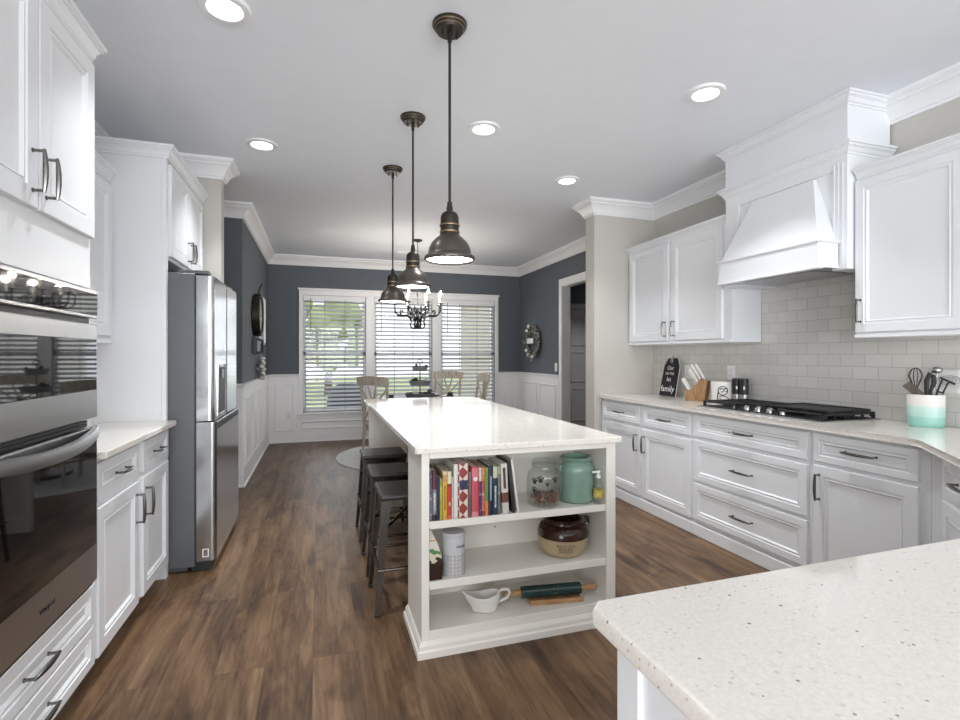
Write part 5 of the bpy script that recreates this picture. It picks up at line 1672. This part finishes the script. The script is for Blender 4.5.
def knife(i, s, h, d, L_):
    base = ko + ku * s + Z_ * h + nrm * d
    dr_ = (ku * -.50 + Z_ * .86).normalized()
    k = part('knife', M['steel'], t, lambda q: q.tube([base - dr_ * .03, base + dr_ * .012], .006, 8))
    part('knife_handle', M['cream'], k, lambda q: q.tube([base + dr_ * .012, base + dr_ * (L_ * .5), base + dr_ * (L_ * .85), base + dr_ * L_], [.0085, .0095, .011, .008], 8))
    part('rivets', M['handle'], k, lambda q: [q.sphere(base + dr_ * (L_ * f) + nrm * .009, .003, (1, 1, 1), 6) for f in (.35, .65)])


for i, (s, h, d, L_) in enumerate((s_, h_, d_, l_ * 1.22) for s_, h_, d_, l_ in ((.075, .112, .02, .115), (.105, .155, .03, .125), (.135, .178, .025, .12), (.085, .128, .055, .115), (.115, .167, .062, .125), (.145, .178, .07, .115), (.10, .148, .088, .11), (.025, .085, .03, .09), (.025, .085, .06, .09), (.025, .085, .085, .088))):
    knife(i, s, h, d, L_)

# white canister with a black monogram
cx, cy, cr = 3.055, 3.252, .082
t = thing('white_canister', 'white ceramic canister with a black scroll monogram', 'canister', (cx, cy, CZ))
part('canister_body', M['cream'], t, lambda q: q.lathe([(0, 0), (.078, 0), (cr, .006), (cr, .16), (.080, .166), (.076, .166), (.074, .155), (0, .15)], (cx, cy, CZ), 40), 50)


def mono(q):
    ang0 = math.atan2(-cy, -cx)

    def line(pts, r):
        q.tube([(cx + (cr + .0008) * math.cos(ang0 + x / cr), cy + (cr + .0008) * math.sin(ang0 + x / cr), CZ + z) for x, z in pts], r, 6)
    circ = lambda x0, z0, r, a0, a1, n=18: [(x0 + r * math.cos(math.radians(a0 + (a1 - a0) * k / n)), z0 + r * math.sin(math.radians(a0 + (a1 - a0) * k / n))) for k in range(n + 1)]
    line(circ(.006, .098, .034, 210, -150, 24), .0035)
    line([(-.026, .09), (-.032, .06), (-.030, .03), (-.026, .012)], .0045)
    line(circ(.000, .102, .014, 180, -120, 14), .0035)
    line(circ(.026, .104, .012, 200, -100, 14), .0035)
    line([(-.02, .052), (.0, .058), (.03, .052), (.055, .030), (.062, .018)], .0035)
    line(circ(-.016, .026, .011, 100, -160, 12), .003)


part('monogram', M['text_d'], t, mono)

# pepper and salt mills
for i, (x, y, lab) in enumerate(((3.095, 3.145, 'black and steel mill next to the white canister'), (3.095, 3.073, 'black and steel mill nearest the cooktop'))):
    t = thing('pepper_mill', lab, 'mill', (x, y, CZ), 'mills beside the cooktop')
    part('steel_base', M['steel'], t, lambda q: q.lathe([(0, 0), (.030, 0), (.031, .004), (.031, .075), (0, .075)], (x, y, CZ), 24))
    part('black_top', M['black'], t, lambda q: q.lathe([(0, .075), (.0315, .075), (.032, .08), (.032, .185), (.029, .195), (0, .197)], (x, y, CZ), 24))
    part('round_badge', M['text_w'], t, lambda q: q.sphere((x + .0315 * math.cos(math.atan2(-y, -x)), y + .0315 * math.sin(math.atan2(-y, -x)), CZ + .125), .013, (.35, .8, 1.2), 10))

# striped crock with utensils
ux, uy = 3.04, 1.825
ua = math.atan2(-uy, -ux)            # its broad side faces the room


def crockm():
    m, n, p = nmat('aqua_ombre_glaze')
    L = n.links.new
    tc = n.nodes.new('ShaderNodeTexCoord'); sp = n.nodes.new('ShaderNodeSeparateXYZ')
    L(tc.outputs['Generated'], sp.inputs[0])
    nz = n.nodes.new('ShaderNodeTexNoise'); nz.inputs['Scale'].default_value = 30
    mp = n.nodes.new('ShaderNodeMapping'); mp.inputs['Scale'].default_value = (.2, .2, 3)
    L(tc.outputs['Object'], mp.inputs['Vector']); L(mp.outputs[0], nz.inputs['Vector'])
    ad = n.nodes.new('ShaderNodeMath'); ad.operation = 'MULTIPLY_ADD'; ad.inputs[1].default_value = .10
    L(nz.outputs['Fac'], ad.inputs[0]); L(sp.outputs['Z'], ad.inputs[2])
    rp = n.nodes.new('ShaderNodeValToRGB')
    e = rp.color_ramp.elements
    e[0].position = .05; e[0].color = (.24, .50, .43, 1)
    e[1].position = .72; e[1].color = (.74, .70, .66, 1)
    k = e.new(.36); k.color = (.30, .55, .48, 1)
    k = e.new(.40); k.color = (.42, .63, .56, 1)
    k = e.new(.66); k.color = (.50, .68, .62, 1)
    L(ad.outputs[0], rp.inputs['Fac']); L(rp.outputs['Color'], p.inputs['Base Color']); p.inputs['Roughness'].default_value = .2
    return m


t = thing('utensil_crock', 'white and aqua striped utensil crock right of the cooktop', 'crock', (ux, uy, CZ))


def oval(q):
    rot = Matrix.Rotation(ua + PI / 2, 4, 'Z')
    tb = MB()
    tb.lathe([(0, 0), (.068, 0), (.074, .006), (.076, .03), (.080, .162), (.081, .169), (.076, .169), (.074, .155), (.071, .02), (0, .012)], (0, 0, 0), 40, 0, 'z', .72)
    q.merge(tb.bm, 0, Matrix.Translation((ux, uy, CZ)) @ rot)


part('crock_body', crockm(), t, oval, 50)
uu = Vector((math.cos(ua + PI / 2), math.sin(ua + PI / 2), 0)); uv = Vector((-math.cos(ua), -math.sin(ua), 0))
if uu.y > 0:
    uu = -uu      # uu points to the right in the photo


def UP(a, h, b=0.0):
    return Vector((ux, uy, CZ)) + uu * (a * .88) + Z_ * (h * 1.04) + uv * b


g = 'utensils in the striped crock'


def whisk(q):
    q.tube([UP(-.02, .03, .02), UP(-.040, .18, .015)], .006, 8)
    for k in range(5):
        a = PI * k / 5
        w_ = .042
        pts = []
        for j in range(17):
            tt = j / 16 * 2 - 1
            h = .18 + .115 * (1 - abs(tt) ** 2.2)
            off = w_ * math.sin(tt * PI * .5) * (1 if abs(tt) < .6 else (1.05 - (abs(tt) - .6) / .4))
            pts.append(UP(-.046 + off * math.cos(a), h, .015 + off * math.sin(a)))
        q.tube(pts, .0018, 5)


one('whisk', M['black'], whisk, 'black wire whisk standing at the left of the striped crock', 'whisk', g)
one('wooden_spatula', wood_mat('dark_spatula_wood', (.05, .03, .02), (.10, .065, .045)), lambda q: (q.tube([UP(-.01, .03), UP(-.052, .175)], .006, 8), q.pris(UP(-.06, .170, -.018), (uu * .78 - Z_ * .62).normalized(), (uu * -.62 - Z_ * .78).normalized() * -1, uv, [(-.055, .0), (.055, -.012), (.05, .028), (-.045, .04)], .004)), 'dark flat wooden spatula leaning left over the crock rim', 'spatula', g)
one('black_tongs', M['black'], lambda q: q.tube([UP(.012, .03, -.01), UP(.004, .19, -.02), UP(.004, .235, -.02), UP(.020, .268, -.02), UP(.036, .255, -.02), UP(.036, .22, -.02), UP(.022, .18, -.02), UP(.016, .03, -.01)], [.008, .010, .011, .012, .011, .010, .008, .007], 8), 'thick black looped utensil handle in the middle of the crock', 'tongs', g)
one('steel_ladle', M['steel'], lambda q: (q.tube([UP(.02, .03, .02), UP(.045, .20, .03)], .005, 8), q.sphere(UP(.050, .285, .03), .024, (1, 1, .8), 12), q.tube([UP(.045, .20, .03), UP(.049, .27, .03)], .005, 8)), 'shiny steel spoon standing behind the black tongs', 'spoon', g)
one('potato_masher', M['black'], lambda q: (q.tube([UP(.03, .03, -.005), UP(.052, .19, -.01)], .005, 8), q.tube([UP(.052, .18, -.01), UP(.075, .245, -.01)], .0045, 6), q.tube([UP(.075, .17, -.01), UP(.098, .225, -.01)], .0045, 6), q.tube([UP(.062, .25, -.01), UP(.128, .218, -.01)], .006, 6), q.tube([UP(.052, .18, -.01), UP(.078, .172, -.01)], .0045, 6)), 'black fork-shaped masher leaning right in the crock', 'masher', g)
one('wire_skimmer', M['galv'], lambda q: (q.tube([UP(.04, .03, .01), UP(.085, .19, .02)], .004, 6), [q.tube([UP(.105 + r * math.cos(a) * 1.1, .235 + .55 * r * math.sin(a), .02 + .3 * r * math.sin(a)) for a in [2 * PI * k / 14 for k in range(15)]], .002, 5) for r in (.042, .028, .014)], q.tube([UP(.085, .19, .02), UP(.10, .225, .02)], .004, 6)), 'grey wire skimmer sticking out at the right of the crock', 'skimmer', g)
